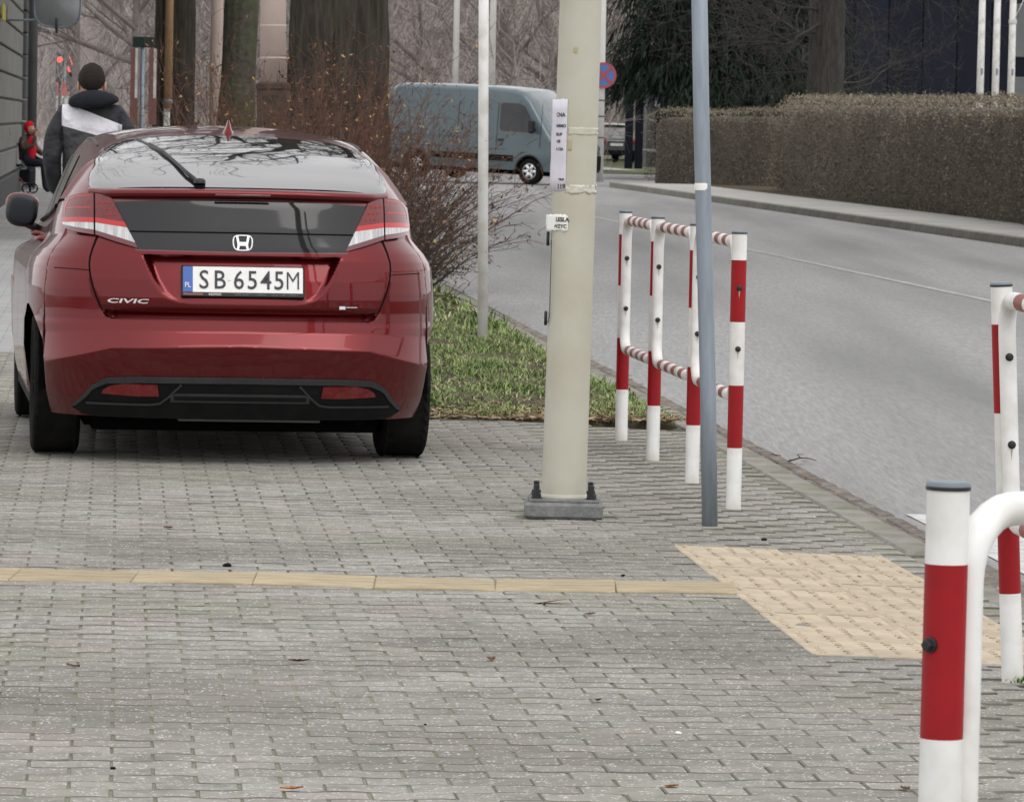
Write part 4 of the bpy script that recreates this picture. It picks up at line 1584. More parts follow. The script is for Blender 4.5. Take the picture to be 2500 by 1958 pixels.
def tail(x, z, off=0.0):
    """point on the rear surface, pushed outwards by off"""
    w = WZ(z)
    p = Vector((x, tail_y(x, z) + bow(x, w), z))
    if off:
        e = .004
        w1, w0 = WZ(z + .01), WZ(z - .01)
        dx = Vector((2 * e, bow(x + e, w) - bow(x - e, w), 0))
        dz = Vector((0, interp(z + .02, ZBp, YBp) - interp(z - .02, ZBp, YBp) + bow(x, WZ(z + .02)) - bow(x, WZ(z - .02)), .04))
        n = dx.cross(dz)
        if n.y > 0:
            n = -n
        p += n.normalized() * off
    return p
# belt line and roof sections
BY = [0.0, .165, .6, .95, 1.3, 1.7, 2.1, 2.6, 3.0, 3.35, 3.7, 4.0, 4.2, 4.3]
BZ = [1.165, 1.165, 1.135, 1.085, 1.055, 1.03, 1.01, .99, .975, .965, .92, .85, .77, .70]
def belt(y):
    return interp(y, BY, BZ)
def wheel_arch(y):
    z = .20
    for ya in (.79, 3.395):
        d = abs(y - ya)
        if d < .352:
            z = max(z, .316 + math.sqrt(.352 ** 2 - d * d) * 1.0)
    return z
FRONT = 4.285
def side_w(y, z):
    zt = belt(y)
    if z > .8:
        z = .8 + (z - .8) * (1.17 - .8) / max(zt - .8, .05)
    w = WZ(min(z, 1.17))
    if y > 3.2:
        q = min((y - 3.2) / (FRONT - 3.2), 1)
        w *= max(1 - q ** 2.6, 0) ** (1 / 2.6)
    f = 1.0
    for ya in (.79, 3.395):
        f += .008 * math.exp(-((y - ya) / .30) ** 2) * (1 if z < .7 else 0)
    return w * f

def car_build():
    car = empty('parked_car', (0, 0, 0))
    tag(car, 'dark red hatchback parked on the paving, seen from behind', 'car')
    # --- lower shell
    NR, NZ = 170, 190
    fx, fy = rear_arc(NR)
    half = []
    for i in range(NR):
        col = []
        # nominal position to find top
        yn = .165 + LC * fy[i]
        zt = belt(yn)
        zb = .20
        if yn > .5:
            zb = wheel_arch(yn)
        for j in range(NZ):
            z = zb + (zt - zb) * j / (NZ - 1)
            w = WZ(z if z < .8 else .8 + (z - .8) * (1.17 - .8) / (zt - .8))
            x = w * fx[i]
            y = tail_y(x, z) + LC * fy[i]
            col.append((x, y, z))
        half.append(col)
    ys = [half[-1][j][1] for j in range(NZ)]
    y0 = .165 + LC
    sy = list(np.linspace(0, 1, 90))[1:]
    for t in sy:
        col = []
        yn = y0 + (FRONT - .002 - y0) * (1 - (1 - t) ** 1.25)
        zt, zb = belt(yn), wheel_arch(yn)
        for j in range(NZ):
            z = zb + (zt - zb) * j / (NZ - 1)
            y = yn + (ys[j] - y0) * max(0, 1 - t * 6)
            col.append((side_w(yn, z), y, z))
        half.append(col)
    shell = MB()
    for s in (1, -1):
        P = [[(s * p[0], p[1], p[2]) for p in col] for col in half]
        shell.grid(P, flip=(s < 0))
    body = shell.build('body', m_paint, car)
    bm = bmesh.new(); bm.from_mesh(body.data)
    bmesh.ops.remove_doubles(bm, verts=bm.verts, dist=.0004)
    bmesh.ops.recalc_face_normals(bm, faces=bm.faces)
    bm.to_mesh(body.data); bm.free()
    body.data.set_sharp_from_angle(angle=R(38))
    # --- greenhouse and bonnet
    wt = WZ(1.17)
    LF = .45
    def cabin_end(yy):
        if yy < .165 + LF:
            t = max((yy - .165) / LF, 0)
            bw = LF * t ** .3
            q = 1 - bw / LC
            X = wt * (1 - q ** NE) ** (1 / NE)
            return X, 1 - t ** .7, .165 + bw
        return side_w(yy, belt(yy)), 0.0, yy
    SY = [.165, .25, .35, .50, .70, .95, 1.15, 1.4, 1.75, 2.1, 2.4, 2.7, 3.0, 3.35, 3.5, 3.8, 4.05, 4.2, 4.283]
    SZ = [1.190, 1.226, 1.262, 1.313, 1.365, 1.412, 1.436, 1.454, 1.464, 1.458, 1.432, 1.36, 1.22, 1.015, .985, .93, .86, .78, .705]
    from_y = np.array(SY)
    def zr(y):
        # smooth interpolation (monotone-ish cubic through the table)
        i = int(np.clip(np.searchsorted(from_y, y) - 1, 0, len(SY) - 2))
        h = SY[i + 1] - SY[i]
        t = (y - SY[i]) / h
        def sl(k):
            if k == 0:
                return (SZ[1] - SZ[0]) / (SY[1] - SY[0])
            if k == len(SY) - 1:
                return (SZ[-1] - SZ[-2]) / (SY[-1] - SY[-2])
            return (SZ[k + 1] - SZ[k - 1]) / (SY[k + 1] - SY[k - 1])
        m0, m1 = sl(i) * h, sl(i + 1) * h
        return (2 * t ** 3 - 3 * t * t + 1) * SZ[i] + (t ** 3 - 2 * t * t + t) * m0 + (-2 * t ** 3 + 3 * t * t) * SZ[i + 1] + (t ** 3 - t * t) * m1
    def sect(yy, p):
        """p in 0..1 from the roof centre to the belt; returns point (x>0 side)"""
        X, fade, ye = cabin_end(yy)
        zb = belt(ye)
        top = zr(yy)
        h = top - zb
        # fractions of x and of height along the arch
        if yy < 3.3:
            tb = float(sstep(.165, .8, yy))
            xr = .80 + .05 * (1 - tb)                        # roof edge as a fraction of X
            px = [0, .30, .58, .74, xr + .03, .93, 1.0]
            pz = [1, .985, .93, .86 - .02 * (1 - tb), .74 - .04 * (1 - tb), .36, 0]
            pp = [0, .22, .43, .56, .66, .82, 1.0]
        else:
            px = [0, .3, .55, .75, .90, .97, 1.0]
            pz = [1, .97, .90, .76, .5, .2, 0]
            pp = [0, .22, .43, .60, .78, .9, 1.0]
        # cubic through the control points
        def cub(p, K):
            i = max(0, min(len(pp) - 2, int(np.searchsorted(pp, p) - 1)))
            hh = pp[i + 1] - pp[i]
            t = (p - pp[i]) / hh
            def s(k):
                if k == 0:
                    return (K[1] - K[0]) / (pp[1] - pp[0]) * (0 if K[0] == 1 else 1)
                if k == len(pp) - 1:
                    return (K[-1] - K[-2]) / (pp[-1] - pp[-2])
                return (K[k + 1] - K[k - 1]) / (pp[k + 1] - pp[k - 1])
            m0, m1 = s(i) * hh, s(i + 1) * hh
            return (2 * t ** 3 - 3 * t * t + 1) * K[i] + (t ** 3 - 2 * t * t + t) * m0 + (-2 * t ** 3 + 3 * t * t) * K[i + 1] + (t ** 3 - t * t) * m1
        x = X * cub(p, px)
        z = zb + h * cub(p, pz)
        y = yy + bow(x, wt) * fade
        return Vector((x, y, z))
    yl = [.165 + .006 * i for i in range(6)] + list(np.linspace(.205, 1.0, 40)) + list(np.linspace(1.03, FRONT - .003, 70))
    pl = np.linspace(0, 1, 50)
    cab = MB()
    for s in (1, -1):
        P = []
        for yy in yl:
            P.append([(s * v.x, v.y, v.z) for v in (sect(yy, p) for p in pl)])
        cab.grid(P, flip=(s > 0))
    roof = cab.build('roof_shell', m_paint, car)
    bm = bmesh.new(); bm.from_mesh(roof.data)
    bmesh.ops.remove_doubles(bm, verts=bm.verts, dist=.0004)
    bmesh.ops.recalc_face_normals(bm, faces=bm.faces)
    bm.to_mesh(roof.data); bm.free()
    # --- glass patches on the greenhouse
    def cab_pt(yy, p, off):
        a = sect(yy, abs(p))
        b = sect(yy + .01, abs(p)) - a
        p2 = min(abs(p) + .01, 1)
        c = sect(yy, p2) - sect(yy, p2 - .02)
        n = b.cross(c)
        if n.z < 0 or (abs(p) > .8 and n.x < 0):
            n = -n
        a = a + n.normalized() * off
        return Vector((a.x if p >= 0 else -a.x, a.y, a.z))
    def cab_patch(name, m, ylo, yhi, plo, phi, off, n=40, k=24, parent=None, wide=None):
        """ylo, yhi: functions of q in -1..1 ; plo, phi: end values of p; wide(yy): half width in p"""
        P = []
        for j in range(k + 1):
            t = j / k
            row = []
            for i in range(n + 1):
                s = i / n
                q = 2 * s - 1
                yy = ylo(q) + (yhi(q) - ylo(q)) * t
                p = plo + (phi - plo) * s if wide is None else q * wide(yy)
                row.append(cab_pt(yy, p, off))
            P.append(row)
        return MB().grid(P).build(name, m, parent or car)
    def wide(yy, d=0.0):
        return min(interp(yy, [.175, .20, .25, .35, .5, 1.1], [.99, .90, .80, .71, .66, .625]) + d, 1.0)
    def wtop(q, d=0.0):
        return .985 + d - .52 * max(0, (abs(q) - .62) / .38) ** 2.4 - .02 * q * q
    def wbot(q, d=0.0):
        return .178 + d
    cab_patch('rear_window_seal', m_trim, lambda q: wbot(q), lambda q: wtop(q, .014), 0, 0, .0012, 60, 30, wide=lambda y: wide(y, .012))
    cab_patch('rear_window', m_glass, lambda q: wbot(q, .004), lambda q: wtop(q), 0, 0, .0034, 64, 40, wide=wide)
    # windscreen, side windows
    cab_patch('windscreen', m_glass, lambda q: 2.52, lambda q: 3.30, -.60, .60, .003, 30, 20)
    for s in (1, -1):
        nm = 'side_window'
        P, Q = [], []
        for j in range(41):
            yy = 1.02 + (2.98 - 1.02) * j / 40
            top = .695 + .25 * max(0, (1.25 - yy) / .25) + .25 * max(0, (yy - 2.55) / .45)
            row, row2 = [], []
            for i in range(11):
                p = .965 + (min(top, .95) - .965) * i / 10
                v = cab_pt(yy, p, .004)
                row.append((s * v.x, v.y, v.z))
            P.append(row)
        MB().grid(P, flip=(s < 0)).build('side_window', m_glass, car)
        for yb in (1.86,):
            R_ = []
            for k in range(9):
                p = .965 + (.70 - .965) * k / 8
                a, b = cab_pt(yb, p, .006), cab_pt(yb + .07, p, .006)
                R_.append([(s * a.x, a.y, a.z), (s * b.x, b.y, b.z)])
            MB().grid(R_).build('door_pillar', m_trim, car)
        sill = [cab_pt(y, .985, .006) for y in np.linspace(.95, 3.0, 20)]
        MB().tube([(s * v.x, v.y, v.z) for v in sill], .008, 6).build('window_trim', m_trim, car)
        rail = [cab_pt(y, .585, .001) for y in np.linspace(.98, 2.6, 26)]
        MB().tube([(s * v.x, v.y, v.z) for v in rail], .0065, 6).build('roof_gutter', m_trim_g, car)
    # --- Coons patches on the tail
    def poly(pts, n):
        P = np.array(pts, float)
        d = np.concatenate([[0], np.cumsum(np.hypot(*np.diff(P, axis=0).T))])
        t = np.linspace(0, d[-1], n)
        return np.stack([np.interp(t, d, P[:, 0]), np.interp(t, d, P[:, 1])], 1)
    def patch(name, m, top, bot, off, n=24, k=10, mirror=True, parent=None, edge=.006, smooth_=True):
        T, B = poly(top, n), poly(bot, n)
        obs = []
        for s in ((1, -1) if mirror else (1,)):
            P = []
            for j in range(-1, k + 2):
                t = min(max(j / k, 0), 1)
                row = []
                for i in range(-1, n + 1):
                    ii = min(max(i, 0), n - 1)
                    x, z = T[ii] * (1 - t) + B[ii] * t
                    o_ = off if (0 <= j <= k and 0 <= i <= n - 1) else off - edge
                    v = tail(x, z, o_)
                    row.append((s * v.x, v.y, v.z))
                P.append(row)
            ob = MB().grid(P, flip=(s > 0)).build(name, m, parent or car)
            ob.data.set_sharp_from_angle(angle=R(40))
            obs.append(ob)
        return obs
    # lower black glass of the tail gate, with its split line
    gl = patch('lower_glass', m_glass_low, [(-.545, 1.128), (-.30, 1.142), (0, 1.146), (.30, 1.142), (.545, 1.128)], [(-.498, 1.005), (0, 1.007), (.498, 1.005)], .002, 60, 14, False)
    gl2 = patch('badge_panel', m_glass_low, [(-.497, 1.001), (0, 1.003), (.497, 1.001)], [(-.452, .930), (0, .926), (.452, .930)], .0025, 60, 10, False)
    patch('glass_surround', m_lgask, [(-.562, 1.140), (0, 1.152), (.562, 1.140)], [(-.458, .922), (0, .918), (.458, .922)], .0005, 60, 16, False)
    # tail lamps
    def xi(z):
        return .553 - (1.140 - z) * .50
    LATE = []
    lamps = {}
    for s, nm in ((1, 'r'), (-1, 'l')):
        lamps[s] = None
    def lamp(top, bot, m, nm, off, k=8):
        return patch(nm, m, top, bot, off, 18, k)
    A_top = [(.553, 1.138), (.585, 1.152), (.622, 1.160)]
    l1 = [(xi(1.040), 1.040), (.622, 1.056)]
    l2 = [(xi(1.017), 1.017), (.622, 1.034)]
    l3 = [(xi(.952), .953), (.54, .976), (.622, 1.000)]
    l4 = [(xi(.930), .931), (.54, .955), (.622, .981)]
    lamp(A_top, l1, m_lred, 'tail_lamp_lens', .010)
    lamp(l1, l2, m_lred2, 'reflector_strip', .0105, 3)
    lamp(l2, l3, m_lclear, 'reversing_lamp', .010, 5)
    lamp(l3, l4, m_lgask, 'lamp_lower_edge', .011, 3)
    B_top = [(.629, 1.161), (.68, 1.158), (.725, 1.143), (.750, 1.116)]
    k1 = [(.629, 1.056), (.70, 1.055), (.757, 1.050)]
    k2 = [(.629, 1.034), (.70, 1.034), (.756, 1.030)]
    k3 = [(.629, 1.002), (.70, 1.010), (.752, 1.020)]
    k4 = [(.629, .981), (.70, .990), (.746, 1.002)]
    lamp(B_top, k1, m_lred, 'tail_lamp_lens', .010)
    lamp(k1, k2, m_lred2, 'reflector_strip', .0105, 3)
    lamp(k2, k3, m_lclear, 'indicator_lens', .010, 4)
    lamp(k3, k4, m_lgask, 'lamp_lower_edge', .011, 3)
    LATE.append([(.640, 1.148), (.690, 1.145), (.728, 1.128), (.742, 1.095), (.744, 1.068)])
    LATE.append([(.640, 1.098), (.700, 1.096), (.738, 1.090)])
    # small facets of the LED lamp
    for s in (1, -1):
        led = MB()
        for r_ in range(3):
            for c_ in range(3):
                z = 1.120 - .026 * r_
                x = xi(z) + .022 + .020 * c_
                v = tail(x, z, .0112)
                led.box((s * v.x, v.y, v.z), (.009, .003, .006))
        led.build('led_facet', m_lred2, car, smooth=False)
    # --- spoiler between the two windows
    P = []
    N_ = 60
    for i in range(N_ + 1):
        x = -.655 + 1.31 * i / N_
        q = abs(x) / .655
        e = 1 - float(sstep(.86, 1.0, q))
        yb = .165 + bow(x, wt)
        zc = 1.176 - .012 * q * q
        out_ = .034 * e + .004
        P.append([(x, yb + .035, zc + .023), (x, yb - out_ * .5, zc + .016), (x, yb - out_, zc + .006), (x, yb - out_ - .001, zc - .004 * e),
                  (x, yb - out_ * .8, zc - .016 * e - .002), (x, yb - .006, zc - .026 * e - .004), (x, yb + .03, zc - .034)])
    MB().grid(P, flip=True).build('spoiler', m_paint, car)
    # high brake light sliver
    MB().bbox((0, .118, 1.168), (.24, .01, .010), .002).build('brake_light', m_lgask, car)
    # --- seams
    def seam(name, pts, w=.0045, off=.0008, n=60, m=None, mirror=True):
        Q = poly(pts, n)
        for s in ((1, -1) if mirror else (1,)):
            P = []
            for i in range(n):
                a, b = Q[max(i - 1, 0)], Q[min(i + 1, n - 1)]
                t = (b - a) / (np.hypot(*(b - a)) + 1e-9)
                nn = np.array([-t[1], t[0]]) * w / 2
                va, vb = tail(*(Q[i] + nn), off), tail(*(Q[i] - nn), off)
                P.append([(s * va.x, va.y, va.z), (s * vb.x, vb.y, vb.z)])
            MB().grid(P).build(name, m or m_seam, car)
    seam('tailgate_gap', [(.622, .978), (.640, .93), (.652, .89), (.655, .86), (.652, .82), (.640, .765), (.624, .72), (.603, .672), (.585, .645), (.562, .632), (.535, .627), (0, .630)], .006, .0012, 90)
    seam('glass_split', [(0, 1.0055), (.25, 1.0048), (.4985, 1.003)], .0065, .0038, 40)
    seam('lamp_gap', [(.6255, 1.162), (.6255, .976)], .007, .0085, 20)
    seam('bumper_gap', [(.655, .832), (.70, .835), (.80, .837)], .004, .001, 30)
    for q_ in LATE:
        seam('light_guide', q_, .0045, .0108, 24, m_lred2)
    # --- black lower bumper with fog lamps
    dtop = [(-.715, .245), (-.665, .300), (-.635, .340), (-.58, .374), (-.45, .381), (0, .384), (.45, .381), (.58, .374), (.635, .340), (.665, .300), (.715, .245)]
    dbot = [(-.715, .236), (-.66, .204), (-.60, .1995), (0, .1995), (.60, .1995), (.66, .204), (.715, .236)]
    def patch2(name, m, top, bot, off, n=60, k=14, mirror=False):
        T, B = np.array(top), np.array(bot)
        xs = np.linspace(T[0, 0], T[-1, 0], n)
        zt_, zb_ = np.interp(xs, T[:, 0], T[:, 1]), np.interp(xs, B[:, 0], B[:, 1])
        out_ = []
        for s in ((1, -1) if mirror else (1,)):
            P = []
            for j in range(-1, k + 2):
                t = min(max(j / k, 0), 1)
                row = []
                for i in range(n):
                    o_ = off if 0 <= j <= k else off - .012
                    v = tail(float(xs[i]), float(zt_[i] * (1 - t) + zb_[i] * t), o_)
                    row.append((s * v.x, v.y, v.z))
                P.append(row)
            ob = MB().grid(P, flip=(s > 0)).build(name, m, car)
            ob.data.set_sharp_from_angle(angle=R(40))
            out_.append(ob)
        return out_
    patch2('rear_diffuser', m_trim, dtop, dbot, .003)
    patch2('diffuser_lip', m_trim_g, dtop, [(p[0] * .985, max(p[1] - (.024 if abs(p[0]) < .6 else .014), .24)) for p in dtop], .010, 70, 4)
    patch2('diffuser_vane', m_trim_g, [(-.30, .300), (-.28, .312), (.28, .312), (.30, .300)], [(-.335, .276), (.335, .276)], .010, 30, 3)
    patch2('vane_inset', m_trim, [(-.285, .303), (.285, .303)], [(-.305, .285), (.305, .285)], .0115, 30, 3)
    seam('fog_bezel', [(.255, .352), (.305, .300), (.345, .268), (.39, .262), (.655, .262)], .009, .009, 40, m_trim_g)
    patch('fog_lamp', m_lred, [(.357, .350), (.50, .352), (.56, .340), (.585, .322)], [(.350, .300), (.45, .298), (.592, .306)], .010, 20, 5)
    # --- plate with its holder
    pl_o = empty('number_plate', (0, 0, 0))
    pl_o.parent = car
    cz = .800
    cy = tail_y(0, cz) - .016
    pl_o.location = (0.003, cy, cz)
    pl_o.rotation_euler = (R(-14), 0, 0)
    MB().bbox((0, .003, -.004), (.536, .012, .138), .006).build('plate_holder', m_black, pl_o, smooth=False)
    MB().bbox((0, -.0045, .004), (.518, .004, .114), .003).build('plate_face', m_plate_w, pl_o, smooth=False)
    MB().bbox((-.238, -.0072, .004), (.042, .002, .112), .001).build('euro_band', m_plate_b, pl_o, smooth=False)
    def ptext(s, size, x, z, m, sx=1.0, y=-.0085, bold=0.0, nm='lettering'):
        me = text_mesh(s, size, .0004, bold)
        me.materials.clear(); me.materials.append(m)
        xs = [v.co.x for v in me.vertices]
        c = (min(xs) + max(xs)) / 2
        for v in me.vertices:
            v.co = Vector(((v.co.x - c) * sx, -v.co.z, v.co.y))
        o = link(nm, me, pl_o)
        o.location = (x, y, z)
        return o
    xsz = .1155
    for ch, x in zip('SB6545M', (-.1685, -.0985, -.018, .040, .0985, .155, .2155)):
        ptext(ch, xsz, x, -.036, m_plate_k, .86 if ch != 'M' else .74, bold=(.0006 if ch != 'M' else -.001), nm='character')
    ptext('PL', .032, -.238, -.032, m_white, .85, -.0095)
    ptext('KESMAR', .015, -.12, -.0660, m_white, 1.0, -.0045)
    MB().bbox((-.215, -.0032, -.0605), (.085, .002, .010), .001).build('holder_print', m_rw, pl_o, smooth=False)
    MB().bbox((.10, -.0032, -.0605), (.28, .002, .008), .001).build('holder_print', mat('holder_grey', (.14, .17, .17), .6, col2=(.03, .03, .03), scale=150), pl_o, smooth=False)
    MB().bbox((-.060, -.0075, .012), (.016, .002, .026), .001).build('hologram_sticker', m_white, pl_o, smooth=False)
    # --- badge: rounded frame with a flared H
    bd = empty('badge', (0, 0, 0))
    bd.parent = car
    v = tail(0, .962, .006)
    bd.location = (0, v.y, v.z)
    bd.rotation_euler = (R(-16), 0, 0)
    fr = []
    for i in range(40):
        q = 2 * math.pi * i / 40
        cx_, sx_ = math.cos(q), math.sin(q)
        r_ = (abs(cx_) ** 4 + abs(sx_) ** 4) ** -.25
        taper = 1 - .10 * (-sx_ * r_ > 0) * (-sx_ * r_)
        fr.append((.041 * cx_ * r_ * taper, 0, .033 * sx_ * r_))
    fr.append(fr[0])
    MB().tube(fr, .0034, 8, cap=False).build('badge_frame', m_chrome_w, bd)
    H = MB()
    for s in (1, -1):
        H.prism([(s * .030, .032), (s * .020, .032), (s * .0135, -.003), (s * .0135, -.014), (s * .017, -.032), (s * .026, -.032), (s * .0225, -.009)], -.003, .003)
    H.prism([(-.0150, .004), (-.0145, -.013), (.0145, -.013), (.0150, .004)], -.0026, .003)
    H.build('badge_letter', m_chrome_w, bd, smooth=False)
    # --- model lettering and a small sticker on the gate
    lt = text_mesh('CIVIC', .042, .0008, .0008)
    lt.materials.clear(); lt.materials.append(m_chrome_w)
    xs = [p.co.x for p in lt.vertices]
    cx_ = (min(xs) + max(xs)) / 2
    w_ = max(xs) - min(xs)
    for p in lt.vertices:
        lx = (p.co.x - cx_) * .172 / w_ + p.co.y * .25
        q = tail(-.492 + lx, .697 + p.co.y * .62, .0022 + p.co.z)
        p.co = q
    link('model_lettering', lt, car)
    q = tail(.437, .690, .002)
    MB().bbox(q, (.027, .003, .015), .002, rz=.12).build('small_badge', m_chrome_w, car, smooth=False)
    q = tail(.478, .692, .002)
    MB().bbox(q, (.05, .003, .003), .001, rz=.14).build('badge_line', m_chrome_w, car, smooth=False)
    # --- wiper
    wp0, wp1 = cab_pt(.30, -.24, .018), cab_pt(.90, -.385, .012)
    wm = cab_pt(.6, -.315, .016)
    MB().tube([cab_pt(.225, -.215, .012), wp0, wm, cab_pt(.78, -.355, .014)], [.012, .009, .007, .004], 8).build('wiper_arm', m_black, car)
    MB().tube([cab_pt(.42, -.262, .008), cab_pt(.66, -.325, .008), cab_pt(.955, -.400, .008)], [.0055, .0065, .004], 6).build('wiper_blade', m_black, car)
    wv = cab_pt(.215, -.20, .006)
    MB().lathe([(.026, 0), (.026, .012), (.018, .02), (.0005, .022)], 14, c=tuple(wv)).build('wiper_pivot', m_black, car)
    # --- shark fin aerial
    av = sect(1.10, 0)
    P = []
    for (t, hw) in ((0, .028), (.2, .024), (.45, .015), (.75, .009), (1.0, .004)):
        ring = []
        z = av.z - .006 + .066 * t
        y0_, y1_ = av.y - .035 + .012 * t, av.y + .10 - .085 * t
        for k in range(16):
            q_ = 2 * math.pi * k / 16
            ring.append((hw * math.cos(q_), (y0_ + y1_) / 2 + (y1_ - y0_) / 2 * math.sin(q_), z))
        P.append(ring)
    fin = MB().grid(P, closed_u=True)
    fin.add(P[-1], [tuple(range(16))])
    fin.build('aerial_fin', m_paint, car)
    # --- mirrors
    for s in (1, -1):
        mr = empty('door_mirror'); mr.parent = car
        mr.location = (s * .875, 2.78, 1.035)
        mr.rotation_euler = (0, R(-6 * s), R(8 * s))
        def blob(sc, p=2.6, n=18, cut=None, sh=(0, 0, 0)):
            P = []
            for i in range(n + 1):
                th = math.pi * i / n
                row = []
                for k in range(24):
                    q_ = 2 * math.pi * k / 24
                    d = Vector((math.cos(q_) * math.sin(th), math.cos(th), math.sin(q_) * math.sin(th)))
                    r_ = (abs(d.x) ** p + abs(d.y) ** p + abs(d.z) ** p) ** (-1 / p)
                    row.append((d.x * r_ * sc[0] + sh[0], d.y * r_ * sc[1] + sh[1], d.z * r_ * sc[2] + sh[2]))
                P.append(row)
            return MB().grid(P, closed_u=True)
        blob((.078, .055, .080)).build('housing', m_black, mr)
        blob((.080, .050, .060), sh=(s * .004, .016, .026)).build('cap', m_paint, mr)
        blob((.062, .006, .064), 3.2, sh=(-s * .006, -.052, 0)).build('mirror_glass', mat('mirror_glass', (.012, .014, .02), .25, spec=.3), mr)
        MB().tube([(-s * .03, .02, -.06), (-s * .10, .05, -.085)], [.022, .018], 8).build('stalk', m_black, mr)
    # door handles, door gaps, rocker
    for s in (1, -1):
        for yh in (1.62, 2.62):
            zz = .93
            x = side_w(yh, zz)
            MB().tube([(s * (x - .005), yh - .09, zz), (s * (x + .028), yh - .06, zz), (s * (x + .030), yh + .05, zz), (s * (x - .005), yh + .08, zz)], .012, 8).build('door_handle', m_paint, car)
        for yg in (1.30, 2.12, 3.02):
            P = [[(s * (side_w(yg, z) + .0015), yg, z), (s * (side_w(yg + .006, z) + .0015), yg + .006, z)] for z in np.linspace(.30, belt(yg) - .01, 24)]
            MB().grid(P).build('door_gap', m_seam, car)
        P = [[(s * (side_w(y, .22) + .004), y, .245), (s * (side_w(y, .22) + .006), y, .20), (s * (side_w(y, .22) - .03), y, .165)] for y in np.linspace(1.18, 3.0, 20)]
        MB().grid(P).build('sill', m_trim, car)
    # --- underside, wells, silencer
    un = MB()  # slabs lowered and widened to deepen the shade under the car
    un.box((0, 2.25, .24), (1.30, 3.4, .20))
    un.box((0, 2.09, .23), (1.62, 1.84, .18))
    un.box((0, 1.35, .19), (1.24, 1.9, .12))
    un.box((0, 2.09, .20), (1.56, 1.7, .13))
    un.box((0, .70, .285), (1.10, .70, .19))
    un.box((0, .62, .42), (1.66, .30, .16))
    un.build('underbody', m_under, car, smooth=False)
    for s in (1, -1):
        for ya in (.79, 3.395):
            P = []
            for k in range(21):
                q_ = math.pi * k / 20
                yy, zz = ya - .36 * math.cos(q_), .30 + .372 * math.sin(q_)
                P.append([(s * .855, yy, zz), (s * .55, yy, zz)])
            MB().grid(P).build('wheel_well', m_under, car)
    MB().tube([(-.30, .50, .235), (.40, .50, .225)], [.075, .075], 14).build('silencer', mat('silencer_steel', (.10, .095, .09), .6, metal=.6, col2=(.05, .045, .04), scale=12), car)
    MB().tube([(.38, .50, .225), (.50, .42, .20), (.53, .22, .195)], .024, 10).build('tail_pipe', m_under, car)
    MB().bbox((0.05, .22, .190), (.62, .05, .012), .004).build('tow_panel', mat('under_tray_edge', (.16, .16, .155), .6), car, smooth=False)
    # --- wheels
    def wheel_mesh():
        prof, mats_ = [], []
        r, hw = .316, .104
        p = [(.20, -hw + .012), (.235, -hw + .002), (.285, -hw - .001), (.302, -hw + .006), (.312, -hw + .020)]
        n = 72
        mb = MB()
        # sidewalls and tread with lateral sipes
        xs = [-.086, -.070, -.066, -.034, -.030, -.002, .002, .030, .034, .066, .070, .086]
        ring_prof = p + [(.316 if (abs(abs(x) - .068) > .003 and abs(abs(x) - .032) > .003 and abs(x) > .0025) else .3085, x) for x in xs] + [(a, -b) for a, b in reversed(p)]
        P = []
        for k in range(n):
            q = 2 * math.pi * k / n
            row = []
            for (rr, h) in ring_prof:
                if rr > .31 and abs(h) > .030 and k % 2 == 0:
                    rr -= .007
                row.append((h, rr * math.cos(q), rr * math.sin(q)))
            P.append(row)
        P.append(P[0])
        mb.grid(P)
        return mb.mesh('tyre', m_tyre, smooth=False)
    tyre_me = wheel_mesh()
    rim = MB()
    rim.lathe([(.205, -.09), (.205, .06), (.198, .085), (.185, .088), (.18, .06), (.06, .05), (.05, .06), (.0005, .062)], 30, axis='X')
    for k in range(10):
        q = 2 * math.pi * k / 10
        rim.tube([(.058, .045 * math.cos(q), .045 * math.sin(q)), (.078, .185 * math.cos(q + .05), .185 * math.sin(q + .05))], [.020, .014], 6)
    rim_me = rim.mesh('rim', m_alloy)
    disc = MB().lathe([(.15, .02), (.15, .03), (.0005, .031)], 24, axis='X').mesh('brake_disc', m_castiron)
    for s in (1, -1):
        for ya in (.79, 3.395):
            w = empty('wheel', (s * .772, ya, .314))
            w.parent = car
            if s < 0:
                w.rotation_euler = (0, 0, math.pi)
            for nm, me in (('tyre', tyre_me), ('rim', rim_me), ('brake_disc', disc)):
                link(nm, me, w)
    # --- front lamps and grille
    for s in (1, -1):
        P = []
        for j in range(7):
            row = []
            for i in range(13):
                yy = 3.78 + .42 * i / 12
                z = belt(yy) - .03 - (.10 - .02 * (i / 12)) * j / 6
                row.append((s * (side_w(yy, z) + .004), yy + .002, z))
            P.append(row)
        MB().grid(P, flip=(s > 0)).build('headlamp', m_lclear, car)
    MB().bbox((0, 4.262, .62), (.7, .03, .08), .01).build('grille', m_trim, car, smooth=False)
    return car
car = car_build()
car.location = (CARX, CARY, 0.0)
car.rotation_euler = (0, 0, R(7.4))
